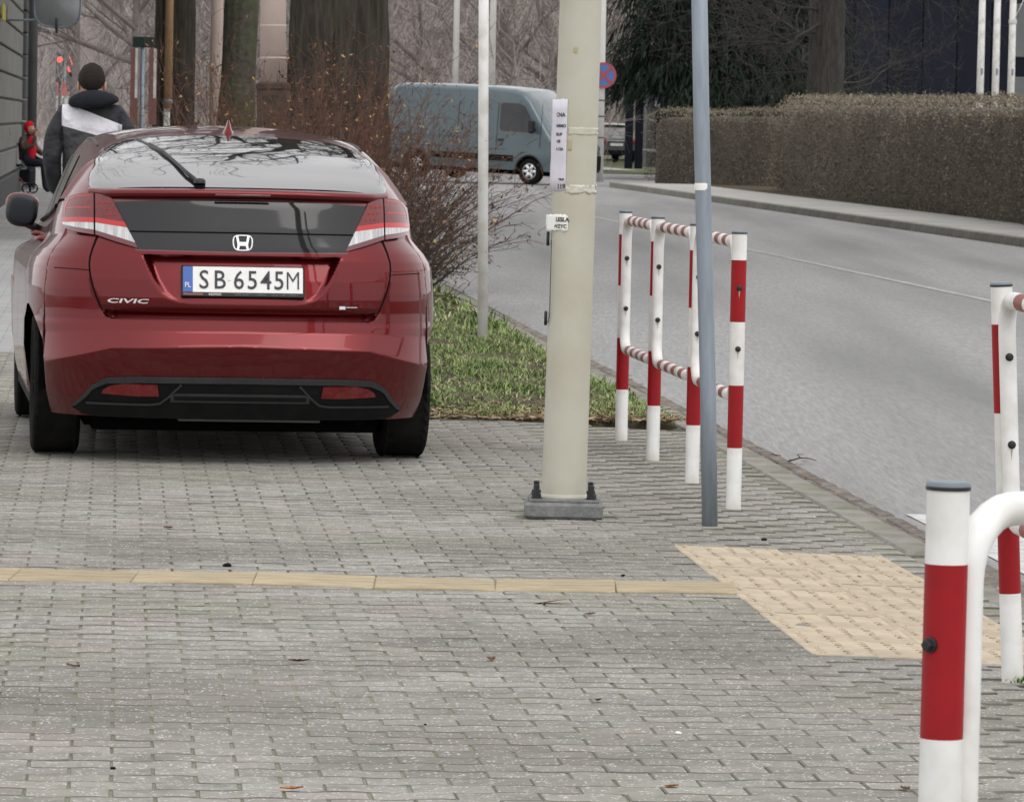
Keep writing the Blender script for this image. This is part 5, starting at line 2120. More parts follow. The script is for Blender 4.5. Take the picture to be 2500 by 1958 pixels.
# ================================================================== van, parked car in the distance
m_van = mat('van_paint', (0.085, 0.122, 0.137), 0.35, coat=.6, col2=(0.077, 0.113, 0.128), scale=2)
m_vanglass = mat('van_glass', (0.015, 0.018, 0.02), 0.06, spec=.6)
m_vanshield = mat('van_windscreen', (0.10, 0.12, 0.13), 0.05, spec=.9, coat=1.0)
def superwheel(parent, x, y, z, r, w, side):
    wv = empty('wheel', (x, y, z)); wv.parent = parent
    MB().lathe([(r * .62, -w / 2), (r * .9, -w / 2), (r, -w / 2 + .03), (r, w / 2 - .03), (r * .9, w / 2), (r * .62, w / 2)], 28, axis='X').build('tyre', m_tyre, wv)
    rm = MB().lathe([(r * .62, -w * .45), (r * .62, w * .42), (r * .55, w * .45), (r * .5, w * .30), (r * .15, w * .34), (.0005, w * .36)], 24, axis='X')
    rm.build('rim', m_under, wv)
    sp = MB()
    for k in range(6):
        q = 2 * math.pi * k / 6
        sp.tube([(w * .36, .1 * r * math.cos(q), .1 * r * math.sin(q)), (w * .42, .57 * r * math.cos(q), .57 * r * math.sin(q))], [.05, .042], 6)
    sp.lathe([(r * .63, w * .40), (r * .63, w * .44), (r * .54, w * .46)], 24, axis='X')
    sp.build('spokes', m_chrome_w, wv)
    if side < 0:
        wv.rotation_euler = (0, 0, math.pi)
    return wv
def van_build():
    van = empty('delivery_van')
    tag(van, 'grey blue high panel van turning across the road beyond the bushes', 'van')
    # local: x right, y forward, origin on the ground under the front axle
    # side outline (y, z): roof line and bottom line
    RY = [-4.55, -4.50, -4.3, -3, -1.3, -.65, -.35, -.10, .20, .50, .62, .95, 1.03]
    RZ = [2.15, 2.40, 2.49, 2.52, 2.52, 2.49, 2.42, 2.20, 1.80, 1.40, 1.27, 1.12, .88]
    def top(y):
        return interp(y, RY, RZ)
    def wid(y):
        w = 1.02
        if y > .35:
            w -= .20 * ((y - .35) / .68) ** 2
        if y < -4.4:
            w -= .04
        return w
    def bot(y):
        z = .36
        for ya in (0, -3.58):
            d = abs(y - ya)
            if d < .42:
                z = max(z, .345 + math.sqrt(.42 ** 2 - d * d))
        return z
    yl = sorted(set(list(np.linspace(-4.55, 1.03, 90)) + [-.42, .42, -4.0, -3.16]))
    P = []
    for y in yl:
        zt, zb, w = top(y), bot(y), wid(y)
        row = []
        zs = np.linspace(zb, 1.05, 8) if zt > 1.15 else np.linspace(zb, max(zb + .02, zt - .08), 8)
        for z in zs:
            bulge = .012 * math.sin((z - .4) * 5) if z < 1.1 else 0
            row.append((w + bulge, y, z))
        if zt > 1.15:
            belt_ = 1.12
            for t in (0, .25, .5, .7):
                z = belt_ + (zt - .16 - belt_) * t
                row.append((w - .10 * ((z - 1.05) / 1.45) ** 1.3, y, z))
            we = row[-1][0]
        else:
            row += [(w, y, zs[-1] + .001)] * 4
            we = w
        for k in range(1, 8):
            q = math.pi / 2 * k / 8
            row.append((we - .02 - .22 * (1 - math.cos(q)) * 1.0, y, (row[11][2] if False else max(zt - .16, zs[-1])) + (zt - max(zt - .16, zs[-1])) * math.sin(q)))
        row.append((0, y, zt + (.02 if zt > 2 else 0)))
        P.append(row)
    mb = MB()
    for s in (1, -1):
        mb.grid([[(s * p[0], p[1], p[2]) for p in r] for r in P], flip=(s < 0))
    # rear wall
    b0 = P[0]
    mb.add([(p[0], p[1], p[2]) for p in b0] + [(-p[0], p[1], p[2]) for p in b0], [(i, i + 1, len(b0) + i + 1, len(b0) + i) for i in range(len(b0) - 1)])
    f0 = P[-1]
    mb.add([(p[0], p[1], p[2]) for p in f0] + [(-p[0], p[1], p[2]) for p in f0], [(i + 1, i, len(f0) + i, len(f0) + i + 1) for i in range(len(f0) - 1)])
    body = mb.build('body', m_van, van)
    body.data.set_sharp_from_angle(angle=R(35))
    def sx(y, z, o=.006):
        return wid(y) - (.10 * ((z - 1.05) / 1.45) ** 1.3 if z > 1.05 else 0) + o
    for s in (1, -1):
        # door window
        W_ = [(y_ - .36, z_) for y_, z_ in ((-.62, 1.42), (-.55, 1.36), (.42, 1.36), (.52, 1.42), (.30, 1.78), (.14, 2.02), (-.02, 2.10), (-.58, 2.10), (-.63, 2.04))]
        mbw = MB().add([(s * sx(y, z, .008), y, z) for y, z in W_], [tuple(range(len(W_))) if s > 0 else tuple(range(len(W_) - 1, -1, -1))])
        mbw.build('door_window', m_vanglass, van, smooth=False)
        T_ = [(y_ - .36, z_) for y_, z_ in ((-.66, 1.38), (-.58, 1.30), (.45, 1.30), (.60, 1.40), (.34, 1.82), (.17, 2.07), (0, 2.15), (-.60, 2.15), (-.67, 2.08))]
        MB().add([(s * sx(y, z, .004), y, z) for y, z in T_], [tuple(range(len(T_))) if s > 0 else tuple(range(len(T_) - 1, -1, -1))]).build('window_frame', m_van, van, smooth=False)
        # lower black trim, door gaps, slide rail, handles
        for (y0_, y1_) in ((-3.1, -.50), (-4.45, -4.05)):
            MB().add([(s * (wid(y0_) + .014), y0_, .58), (s * (wid(y1_) + .014), y1_, .58), (s * (wid(y1_) + .016), y1_, .74), (s * (wid(y0_) + .016), y0_, .74)], [(0, 1, 2, 3) if s > 0 else (3, 2, 1, 0)]).build('side_moulding', m_trim, van, smooth=False)
        for yg in (-1.06, -2.3, .30):
            MB().add([(s * sx(yg, z, .004), yg, z) for z in (.45, 1.05, 1.6, 2.1)] + [(s * sx(yg, z, .004), yg + .016, z) for z in (.45, 1.05, 1.6, 2.1)], [(0, 1, 5, 4), (1, 2, 6, 5), (2, 3, 7, 6)]).build('door_gap', m_seam, van, smooth=False)
        MB().box((s * (wid(-3) + .01), -3.2, 1.18), (.02, 2.3, .03)).build('slide_rail', m_van, van, smooth=False)
        MB().box((s * (wid(-3) + .008), -2.4, .90), (.02, 3.3, .02)).build('side_crease', m_van, van, smooth=False)
        MB().box((s * (wid(0) + .02), -.92, 1.13), (.04, .16, .045)).build('door_handle', m_black, van, smooth=False)
        # mirror
        mm = MB()
        mm.bbox((s * (sx(.12, 1.5) + .16), .12, 1.52), (.22, .12, .36), .04)
        mm.tube([(s * sx(.10, 1.42), .10, 1.40), (s * (sx(.12, 1.4) + .14), .12, 1.42)], .03, 6)
        mm.build('door_mirror', m_black, van, smooth=False)
        hl = [(.66, .98), (.98, .90), (1.0, 1.02), (.80, 1.14), (.70, 1.16)]
        MB().add([(s * (wid(y) + .004), y + .004, z) for y, z in hl] , [tuple(range(5)) if s > 0 else (4, 3, 2, 1, 0)]).build('headlamp', m_lclear, van, smooth=False)
        for ya in (0, -3.58):
            superwheel(van, s * .90, ya, .345, .345, .22, s)
            L_ = [(s * (wid(ya) + .004), ya - .42 * math.cos(math.pi * k / 18), .345 + .42 * math.sin(math.pi * k / 18)) for k in range(19)]
            MB().tube(L_, .03, 6).build('wheel_arch', m_black, van)
            MB().box((s * .86, ya, .62), (.20, .80, .40)).build('wheel_well', m_under, van, smooth=False)
    # windscreen
    P = []
    for j in range(11):
        y = -.36 + (.52 + .36) * j / 10
        z = top(y) + .03
        P.append([(x, y + .02 - .06 * (x / .86) ** 2, z - .03 * (x / .86) ** 2) for x in np.linspace(-.84, .84, 13)])
    MB().grid(P, flip=True).build('windscreen', m_vanshield, van)
    MB().bbox((0, 1.02, .62), (1.62, .14, .44), .04).build('front_bumper', m_black, van, smooth=False)
    MB().bbox((0, 1.045, .97), (1.1, .05, .16), .02).build('grille', m_black, van, smooth=False)
    MB().box((0, -1.8, .33), (1.6, 5.4, .18)).build('underbody', m_under, van, smooth=False)
    return van
van = van_build()
VYAW = -(90 + 33)
van.rotation_euler = (R(-1.6), 0, R(VYAW))
van.location = (.86, 128.4, ROADZ)

m_suv = mat('suv_paint', (0.10, 0.105, 0.115), 0.35, coat=.7)
suv = empty('distant_car', (4.0, 197, .02), R(12))
tag(suv, 'dark grey estate car parked beside the dark columns, seen from behind', 'car')
P = []
for (y, w, z0_, z1_) in ((0, .84, .42, .95), (.02, .88, .34, 1.02), (.3, .90, .25, 1.06), (2.0, .92, .25, 1.02), (3.9, .90, .25, .98), (4.5, .78, .32, .80)):
    P.append([(w * .96, y, z0_), (w, y, .55), (w, y, .8), (w * .93, y, z1_), (0, y, z1_ + .02), (-w * .93, y, z1_), (-w, y, .8), (-w, y, .55), (-w * .96, y, z0_)])
sb = MB().grid(P)
sb.add(P[0], [tuple(range(9))])
sb.build('body', m_suv, suv)
P = []
for (y, w, z) in ((.06, .80, 1.03), (.35, .68, 1.50), (.8, .66, 1.60), (2.2, .66, 1.58), (2.9, .70, 1.30), (3.4, .78, 1.0)):
    P.append([(.82, y, 1.0), (w, y, z - .06), (w * .8, y, z), (0, y, z + .02), (-w * .8, y, z), (-w, y, z - .06), (-.82, y, 1.0)])
MB().grid(P).build('cabin', m_suv, suv)
MB().add([(-.62, .12, 1.10), (.62, .12, 1.10), (.55, .33, 1.44), (-.55, .33, 1.44)], [(0, 1, 2, 3)]).build('rear_window', m_vanglass, suv, smooth=False).location = (0, -.03, .02)
MB().bbox((0, .33, 1.55), (1.2, .22, .04), .01).build('roof_spoiler', m_white, suv, smooth=False)
for s in (1, -1):
    MB().bbox((s * .62, -.01, .88), (.36, .06, .12), .02).build('tail_lamp', m_lred2, suv, smooth=False)
    for ya in (.85, 3.6):
        superwheel(suv, s * .80, ya, .33, .33, .20, s)
MB().bbox((0, -.015, .90), (.8, .04, .03), .005).build('chrome_strip', m_white, suv, smooth=False)
MB().bbox((0, -.015, .74), (.52, .03, .11), .004).build('number_plate', m_plate_w, suv, smooth=False)
MB().bbox((0, .02, .42), (1.6, .10, .22), .03).build('bumper', m_trim, suv, smooth=False)

# ================================================================== buildings and things beyond
m_navy = mat('dark_navy_cladding', (0.011, 0.013, 0.022), 0.6, col2=(0.015, 0.017, 0.027), scale=.4, rand=.15)
m_greyc = mat('grey_render', (0.17, 0.175, 0.18), 0.8, col2=(0.13, 0.135, 0.14), scale=.8)
m_palew = mat('pale_render', (0.50, 0.47, 0.43), 0.85, col2=(0.40, 0.37, 0.34), scale=.5)
m_paleb = mat('pale_sheet', (0.55, 0.57, 0.58), 0.6)
bld = empty('office_building')
tag(bld, 'dark navy clad building behind the bare tree and flagpoles', 'building')
MB().box((15.5, 181, 6.5), (14.6, 14, 13.2)).build('wall', m_navy, bld, smooth=False)
for k in range(12):
    x = 8.85 + k * 1.22
    o = MB().bbox((x, 173.93, 6.6), (1.19, .10, 12.8), .02).build('cladding_panel', m_navy, bld, smooth=False)
for (x, z) in ((18.05, 2.6), (18.05, 5.2)):
    MB().bbox((x, 173.84, z), (1.1, .06, 1.9), .02).build('window', m_greyc, bld, smooth=False)
sh = empty('pavilion')
tag(sh, 'grey low building with dark columns beside the side street', 'building')
MB().box((7.7, 186, 1.9), (5.8, 8, 3.8)).build('wall', m_greyc, sh, smooth=False)
for x in (4.13, 4.50, 5.4):
    MB().bbox((x, 181.0, 1.75), (.30, .3, 3.6), .02).build('column', m_navy, sh, smooth=False)
MB().bbox((6.9, 181.85, 1.45), (3.6, .12, 1.5), .02).build('window_band', m_navy, sh, smooth=False)
MB().bbox((6.7, 181.75, .62), (4.2, .14, .12), .02).build('sill', m_paleb, sh, smooth=False)
MB().bbox((5.2, 181.6, 2.35), (.22, .1, .22), .03).build('lamp', m_white, sh, smooth=False)
kio = empty('shop_front')
tag(kio, 'small shop front with red fascia and green panel seen under the spruce', 'shop')
MB().box((7.9, 170, 1.75), (2.6, 2, 3.6)).build('wall', m_palew, kio, smooth=False)
MB().bbox((7.35, 168.9, 2.72), (1.5, .1, .35), .02).build('fascia', mat('shop_red', (.50, .045, .04), .5), kio, smooth=False)
MB().bbox((8.15, 168.9, 2.0), (.45, .1, 1.2), .02).build('green_panel', mat('shop_green', (.12, .30, .09), .5), kio, smooth=False)
MB().bbox((7.3, 168.9, 1.75), (1.2, .1, 1.0), .02).build('window', m_greyc, kio, smooth=False)
MB().bbox((7.0, 167, 1.9), (.12, .12, 2.4), .02).build('white_post', m_white, kio, smooth=False)
skyb = empty('sky_backing_block')  # added pale block standing in for bright sky between the twigs
tag(skyb, 'added pale block standing in for sky glimpsed through bare twigs above the van', 'building')
MB().box((2.5, 262, 6), (15, 10, 12)).build('wall', m_palew, skyb, smooth=False)
for i in range(5):
    for j in range(3):
        MB().bbox((-3.4 + i * 2.6, 256.9, 2.4 + j * 3), (1.2, .2, 1.5), .02).build('window', m_greyc, skyb, smooth=False)
dist_ = empty('distant_building')
tag(dist_, 'haze-tinted brownish backdrop building far behind the street trees on the far side', 'building')
MB().box((-24, 310, 7), (44, 12, 16)).build('wall', mat('hazed_brown_render', (.33, .30, .29), .9, col2=(.27, .245, .235), scale=.3), dist_, smooth=False)  # backdrop closing off the sky, haze mixed into its wall colour
for i in range(14):
    for j in range(3):
        MB().bbox((-43 + i * 2.9, 303.9, 2.6 + j * 3.2), (1.2, .2, 1.7), .02).build('window', m_greyc, dist_, smooth=False)

# tenement on the near side: rusticated wall, pilaster and downpipe
m_stone = mat('grey_stucco', (0.235, 0.23, 0.215), 0.9, col2=(0.17, 0.17, 0.16), scale=1.5, bump=.3, bscale=20)
m_stone_d = mat('dark_stucco', (0.10, 0.105, 0.10), 0.9, col2=(0.075, 0.08, 0.08), scale=2)
ten = empty('tenement')
tag(ten, 'grey stucco tenement with rusticated corner at the picture edge', 'building')
WB = -5.09                      # lateral offset of the facade from the road edge
def tb(name, a0, a1, b0, b1, z0, z1, m):
    c0, c1 = RF((a0 + a1) / 2, (b0 + b1) / 2), None
    return MB().bbox((c0[0], c0[1], (z0 + z1) / 2), (abs(b1 - b0), abs(a1 - a0), z1 - z0), .015, rz=ROT).build(name, m, ten, smooth=False)
tb('wall', 58, 100.5, WB - 10, WB - .10, -.1, 11, m_stone)
for k in range(24):
    tb('stucco_course', 58, 97.6, WB - .11, WB - .04, .45 + .44 * k, .45 + .44 * k + .40, m_stone)
tb('plinth', 58, 98, WB - .1, WB + .02, -.05, .42, m_stone_d)
for k in range(24):
    tb('corner_stone', 97.9, 100.2, WB - .12, WB + .02, .05 + .44 * k, .05 + .44 * k + .41, m_stone_d)
MB().tube([RF(100.6, WB + .10, z) for z in (0, 4, 10)], .10, 10).build('downpipe', m_stone_d, ten)
pb = RF(78.3, WB + .03)
nb2 = MB().bbox((pb[0], pb[1], 3.10), (.03, 1.7, .26), .008, rz=ROT).build('house_number', mat('sign_yellow', (.42, .36, .03), .5), ten, smooth=False)
me = text_mesh('67', .34, .004, .006)
me.materials.clear(); me.materials.append(m_black)
tx = link('number', me, nb2)
tx.matrix_world = Matrix.Translation((pb[0] + .03, pb[1] + .2, 2.99)) @ Matrix.Rotation(ROT, 4, 'Z') @ Matrix(((0, 0, 1, 0), (1, 0, 0, 0), (0, 1, 0, 0), (0, 0, 0, 1)))

# round convex traffic mirror on its bracket, upper left
mir = empty('traffic_mirror', (-7.95, 84, 0), 0.0)
tag(mir, 'grey rounded traffic mirror on a bracket at the top of the picture', 'mirror')
prof = []
P = []
for i in range(7):
    r_ = i / 6
    row = []
    for k in range(40):
        q = 2 * math.pi * k / 40
        c, s_ = math.cos(q), math.sin(q)
        n4 = (abs(c) ** 3.4 + abs(s_) ** 3.4) ** (-1 / 3.4)
        row.append((.40 * r_ * c * n4, -.10 * (1 - r_ * r_), .42 * r_ * s_ * n4))
    P.append(row)
MB().grid(P, closed_u=True).build('dish', mat('mirror_dish', (.36, .38, .395), .35, metal=.3, col2=(.30, .32, .335), scale=3), mir).location = (0, 0, 3.42)
rimp = P[-1] + [P[-1][0]]
MB().tube(rimp, .018, 8, cap=False).build('rim', m_galv, mir).location = (0, 0, 3.42)
MB().tube([(0, -.10, 3.15), (-.0, -.06, 2.9)], .025, 8).build('clamp', m_stone_d, mir)
MB().tube([(-.05, .1, 3.12), (-1.1, .1, 3.10)], .02, 8).build('wall_bracket', m_galv, mir)
# ---- traffic lights showing red far up the street
def glow(name, col, e):
    m = bpy.data.materials.new(name)
    nt, N, L, b = nodes_of(m)
    b.inputs['Base Color'].default_value = (*col, 1)
    b.inputs['Emission Color'].default_value = (*col, 1)
    b.inputs['Emission Strength'].default_value = e
    return m
m_glow = glow('red_signal', (1.0, .10, .08), 1.3)
for (x, z, hh, lab) in ((-14.85, 3.27, .18, 'distant signal showing red, the smaller left one'), (-14.45, 3.38, .34, 'distant signal showing a tall red light above the man'), (-14.50, 2.98, .24, 'distant signal showing a low red light beside the man head')):
    tl = empty('traffic_light', (x, 158, 0))
    tag(tl, lab, 'traffic light')
    MB().bbox((0, .1, z - .25), (.26, .16, .95), .03).build('housing', m_stone_d, tl, smooth=False)
    MB().tube([(0, .12, -.1), (0, .12, z - .5)], .045, 8).build('post', m_stone_d, tl)
    MB().lathe([(.0005, 0), (.07, .0), (.10, .02)], 14, axis='Y', c=(0, 0, z)).build('red_lens', m_glow, tl).scale = (1, 1, 1)
    if hh > .3:
        MB().lathe([(.0005, 0), (.07, .0), (.10, .02)], 14, axis='Y', c=(0, 0, z - .2)).build('red_lens', m_glow, tl)
kb = empty('advert_board', (-15.05, 162, 0))
tag(kb, 'small red and white advertising board behind the man shoulder', 'sign')
MB().bbox((0, 0, 2.35), (.52, .1, .42), .01).build('red_panel', mat('advert_red', (.55, .12, .12), .5), kb, smooth=False)
MB().bbox((0, 0, 1.75), (.52, .1, .74), .01).build('white_panel', m_paleb, kb, smooth=False)
MB().bbox((.35, .12, 2.75), (1.1, .1, .62), .01).build('glass_shelter_top', mat('shelter_glass', (.25, .33, .33), .3), kb, smooth=False)
for sx_ in (-.2, .2):
    MB().tube([(sx_, .03, -.1), (sx_, .03, 1.5)], .03, 6).build('leg', m_stone_d, kb)

# ---- flagpoles and low mesh fence behind the hedge
for (x, lab) in ((11.24, 'leftmost of three white flagpoles behind the hedge'), (11.61, 'middle one of three white flagpoles behind the hedge'), (11.99, 'rightmost of three white flagpoles behind the hedge')):
    f = empty('flagpole', (x, 119, 0))
    tag(f, lab, 'flagpole', 'flagpoles behind the hedge')
    MB().tube([(0, 0, -.1), (0, 0, 3), (0, 0, 9)], [.092, .088, .06], 16).build('shaft', m_white, f)
    MB().bbox((.02, -.09, 3.02), (.05, .03, .16), .01).build('cleat_box', m_galv, f, smooth=False)
    if x > 11.9:
        MB().tube([(.02, -.05, 4.25), (.35, -.05, 5.0)], .012, 6).build('halyard', m_white, f)
        MB().lathe([(.10, 4.20), (.10, 4.28)], 14).build('collar', m_white, f)
fen = empty('mesh_fence')
tag(fen, 'low grey fence panels above the hedge in front of the dark building', 'fence')
m_fence = mat('fence_grey', (0.12, 0.135, 0.16), 0.6)
for k in range(6):
    x0 = 9.2 + k * .62
    MB().box((x0, 124, 1.1), (.06, .06, 2.5)).build('fence_post', m_fence, fen, smooth=False)
    if k < 5:
        w = MB()
        for j in range(16):
            w.box((x0 + .04 + .036 * j, 124, 1.15), (.012, .012, 2.2))
        for z in (2.22, 2.0, 1.2, .4):
            w.box((x0 + .31, 124, z), (.56, .02, .025))
        w.build('mesh_panel', m_fence, fen, smooth=False)

# ---- no stopping sign on a concrete post
ns = empty('no_stopping_sign', (2.28, 138, 0))
tag(ns, 'round blue and red no stopping sign on a pale concrete post', 'sign')
MB().tube([(0, 0, -.1), (0, 0, 3), (0, 0, 7)], [.17, .16, .13], 14).build('post', m_pale, ns)
for z in (1.15, 1.75, 2.2):
    MB().lathe([(.168, z), (.172, z + .01), (.172, z + .03), (.168, z + .04)], 14).build('band', m_stone_d, ns)
m_sblue = mat('sign_blue', (.10, .17, .38), .6)
m_sred = mat('sign_red', (.36, .09, .10), .6)
c0 = (.11, -.19, 2.93)
MB().lathe([(.0005, -.006), (.36, -.006), (.36, .006)], 30, axis='Y', c=c0).build('disc', m_sblue, ns, smooth=False)
MB().lathe([(.30, -.010), (.365, -.010), (.365, -.004)], 30, axis='Y', c=c0).build('red_ring', m_sred, ns, smooth=False)
for q in (45, -45):
    o = MB().box((0, 0, 0), (.64, .006, .075)).build('red_bar', m_sred, ns, smooth=False)
    o.location = (c0[0], c0[1] - (.012 if q > 0 else .0125), c0[2]); o.rotation_euler = (0, R(q), 0)

# ================================================================== people
def skin_body(name, joints, edges, root_i, m, parent, sub=2):
    """joints: list of (co, rx, ry)"""
    me = bpy.data.meshes.new(name)
    me.from_pydata([j[0] for j in joints], edges, [])
    ob = bpy.data.objects.new(name, me)
    COL.objects.link(ob)
    sk = ob.modifiers.new('skin', 'SKIN')
    sk.use_smooth_shade = True
    for i, j in enumerate(joints):
        d = me.skin_vertices[0].data[i]
        d.radius = (j[1], j[2] if len(j) > 2 else j[1])
        d.use_root = (i == root_i)
    ob.modifiers.new('sub', 'SUBSURF').levels = sub
    dg = bpy.context.evaluated_depsgraph_get()
    dg.update()
    m2 = bpy.data.meshes.new_from_object(ob.evaluated_get(dg))
    bpy.data.objects.remove(ob, do_unlink=True)
    m2.materials.clear()
    for q in (m if isinstance(m, (list, tuple)) else [m]):
        m2.materials.append(q)
    m2.polygons.foreach_set('use_smooth', [True] * len(m2.polygons))
    m2.name = name
    o = link(name, m2, parent)
    return o
def chain(pts):
    return [(i, i + 1) for i in range(len(pts) - 1)]
m_skin = mat('skin', (.45, .25, .18), .55)
m_hair = mat('hair', (.018, .014, .012), .75, col2=(.035, .028, .024), scale=120, bump=.6, bscale=200)
m_jeans = mat('dark_trousers', (.02, .022, .03), .85)
m_jblack = mat('jacket_black', (.012, .013, .018), .75, col2=(.018, .019, .025), scale=12, bump=.2, bscale=25)
m_shoe = mat('shoe', (.02, .02, .02), .6)
def jacket_mat():
    """black jacket with a white diagonal panel and grey lower back (colour blocks of the cloth)"""
    m = bpy.data.materials.new('jacket_blocks')
    nt, N, L, b = nodes_of(m)
    b.inputs['Roughness'].default_value = .75
    tc = N.new('ShaderNodeTexCoord')
    sx = N.new('ShaderNodeSeparateXYZ'); L.new(tc.outputs['Object'], sx.inputs[0])
    def line(kx, c):          # z - (c + kx*x) > 0
        a = N.new('ShaderNodeMath'); a.operation = 'MULTIPLY_ADD'
        L.new(sx.outputs['X'], a.inputs[0]); a.inputs[1].default_value = -kx; a.inputs[2].default_value = -c
        d = N.new('ShaderNodeMath'); d.operation = 'ADD'
        L.new(a.outputs[0], d.inputs[0]); L.new(sx.outputs['Z'], d.inputs[1])
        g = N.new('ShaderNodeMath'); g.operation = 'GREATER_THAN'; g.inputs[1].default_value = 0
        L.new(d.outputs[0], g.inputs[0])
        return g.outputs[0]
    up = line(-.36, 1.475)
    lo = line(-.25, 1.352)
    ar = N.new('ShaderNodeMath'); ar.operation = 'GREATER_THAN'; ar.inputs[1].default_value = -.175
    L.new(sx.outputs['X'], ar.inputs[0])
    ar2 = N.new('ShaderNodeMath'); ar2.operation = 'LESS_THAN'; ar2.inputs[1].default_value = .19
    L.new(sx.outputs['X'], ar2.inputs[0])
    bk = N.new('ShaderNodeMath'); bk.operation = 'LESS_THAN'; bk.inputs[1].default_value = .05
    L.new(sx.outputs['Y'], bk.inputs[0])
    def mul(a, c):
        q = N.new('ShaderNodeMath'); q.operation = 'MULTIPLY'
        L.new(a, q.inputs[0]); L.new(c, q.inputs[1]); return q.outputs[0]
    def inv(a):
        q = N.new('ShaderNodeMath'); q.operation = 'SUBTRACT'; q.inputs[0].default_value = 1
        L.new(a, q.inputs[1]); return q.outputs[0]
    tor = mul(mul(ar.outputs[0], ar2.outputs[0]), bk.outputs[0])
    fw = mul(mul(inv(up), lo), tor)
    fg = mul(inv(lo), tor)
    def mix(f, a, c):
        x = N.new('ShaderNodeMix'); x.data_type = 'RGBA'
        L.new(f, x.inputs['Factor'])
        if isinstance(a, tuple): x.inputs['A'].default_value = (*a, 1)
        else: L.new(a, x.inputs['A'])
        x.inputs['B'].default_value = (*c, 1)
        return x.outputs['Result']
    c = mix(fg, (.010, .011, .015), (.036, .037, .041))
    c = mix(fw, c, (.62, .61, .66))
    L.new(c, b.inputs['Base Color'])
    nz = N.new('ShaderNodeTexNoise'); nz.inputs['Scale'].default_value = 11; L.new(tc.outputs['Object'], nz.inputs['Vector'])
    bp = N.new('ShaderNodeBump'); bp.inputs['Strength'].default_value = .9; bp.inputs['Distance'].default_value = .05
    L.new(nz.outputs['Fac'], bp.inputs['Height']); L.new(bp.outputs[0], b.inputs['Normal'])
    return m
def ellipsoid(c, r, n=18, k=24, p=2.0, f=None):
    P = []
    for i in range(n + 1):
        th = math.pi * i / n
        row = []
        for j in range(k):
            q = 2 * math.pi * j / k
            d = Vector((math.sin(th) * math.cos(q), math.sin(th) * math.sin(q), math.cos(th)))
            if f:
                d = f(d)
            row.append((c[0] + d.x * r[0], c[1] + d.y * r[1], c[2] + d.z * r[2]))
        P.append(row)
    return MB().grid(P, closed_u=True)
def hand(parent, c, d, up, s=1.0):
    """small hand: palm and five bent fingers; d: direction of the fingers"""
    d, up = Vector(d).normalized(), Vector(up).normalized()
    side = d.cross(up).normalized()
    J = [(Vector(c) - d * .02, .026 * s, .018 * s), (Vector(c) + d * .05 * s, .034 * s, .015 * s), (Vector(c) + d * .085 * s, .032 * s, .012 * s)]
    E = [(0, 1), (1, 2)]
    for k, (o, l) in enumerate(((-.030, .055), (-.010, .068), (.010, .064), (.028, .050))):
        b = Vector(c) + d * .085 * s + side * o * s
        i = len(J)
        J += [(b, .009 * s, .009 * s), (b + d * l * .55 * s - up * .012 * s, .0085 * s, .0085 * s), (b + d * l * .8 * s - up * .04 * s, .008 * s, .008 * s)]
        E += [(2, i), (i, i + 1), (i + 1, i + 2)]
    b = Vector(c) + d * .03 * s - side * .034 * s
    i = len(J)
    J += [(b, .011 * s, .011 * s), (b - side * .02 * s + d * .03 * s, .010 * s, .010 * s), (b - side * .018 * s + d * .06 * s, .008 * s, .008 * s)]
    E += [(1, i), (i, i + 1), (i + 1, i + 2)]
    return skin_body('hand', [(tuple(j[0]), j[1], j[2]) for j in J], E, 0, m_skin, parent, 1)

man = empty('person', (-2.595, 29.7, 0), R(3))
man.scale = (1.0, 1.0, 1.028)
tag(man, 'man seen from behind in a black jacket with white panel and grey back', 'person')
# body: legs, torso core, neck and head
bj = [((0, 0, .96), .15, .11), ((0, 0, 1.12), .14, .10), ((0, .01, 1.34), .16, .10), ((0, .0, 1.46), .10, .08), ((0, .0, 1.52), .055, .06), ((0, .015, 1.585), .062, .07),
      ((.10, 0, .88), .095, .10), ((.105, .06, .50), .062, .065), ((.11, -.01, .10), .042, .045), ((.115, .10, .04), .042, .035), ((.117, .18, .03), .036, .026),
      ((-.10, 0, .88), .095, .10), ((-.105, .16, .50), .062, .065), ((-.11, .16, .10), .042, .045), ((-.115, .27, .05), .042, .035), ((-.117, .34, .04), .036, .026)]
be = [(0, 1), (1, 2), (2, 3), (3, 4), (4, 5), (0, 6), (6, 7), (7, 8), (8, 9), (9, 10), (0, 11), (11, 12), (12, 13), (13, 14), (14, 15)]
skin_body('body', bj, be, 0, m_jeans, man)
def headshape(d):
    v = Vector(d)
    if v.z < 0:
        v.x *= 1 - .28 * v.z * v.z
        v.y *= 1 - .10 * v.z * v.z
    return v
hz = 1.650
ellipsoid((0, .02, hz), (.074, .095, .118), f=headshape).build('head', m_skin, man)
MB().tube([(0, 0, 1.46), (0, .005, 1.53), (0, .012, 1.60)], [.062, .056, .058], 16).build('neck', m_skin, man)
for s in (1, -1):
    ellipsoid((s * .079, .015, hz - .015), (.010, .022, .034)).build('ear', m_skin, man)
    ellipsoid((s * .030, .108, hz + .004), (.012, .008, .007)).build('eye', m_white, man)
ellipsoid((0, .118, hz - .022), (.014, .018, .024)).build('nose', m_skin, man)
ellipsoid((0, .108, hz - .062), (.024, .008, .008)).build('mouth', mat('lips', (.35, .12, .10), .5), man)
def hairshape(d):
    v = Vector(d)
    if v.z < -.15:
        v.z = -.15 + (v.z + .15) * (.80 if v.y < 0 else .5)
        v.x *= .90
        if v.y > 0:
            v.z = max(v.z, -.1)
    if v.y > .55 and v.z < .35:
        v.y = .55
    return v
hr = ellipsoid((0, .005, hz + .016), (.083, .099, .104), 26, 36, f=hairshape)
hr.v = [tuple(Vector(p) + (Vector(p) - Vector((0, .005, hz))).normalized() * .004 * mnoise.noise(Vector(p) * 70)) for p in hr.v]
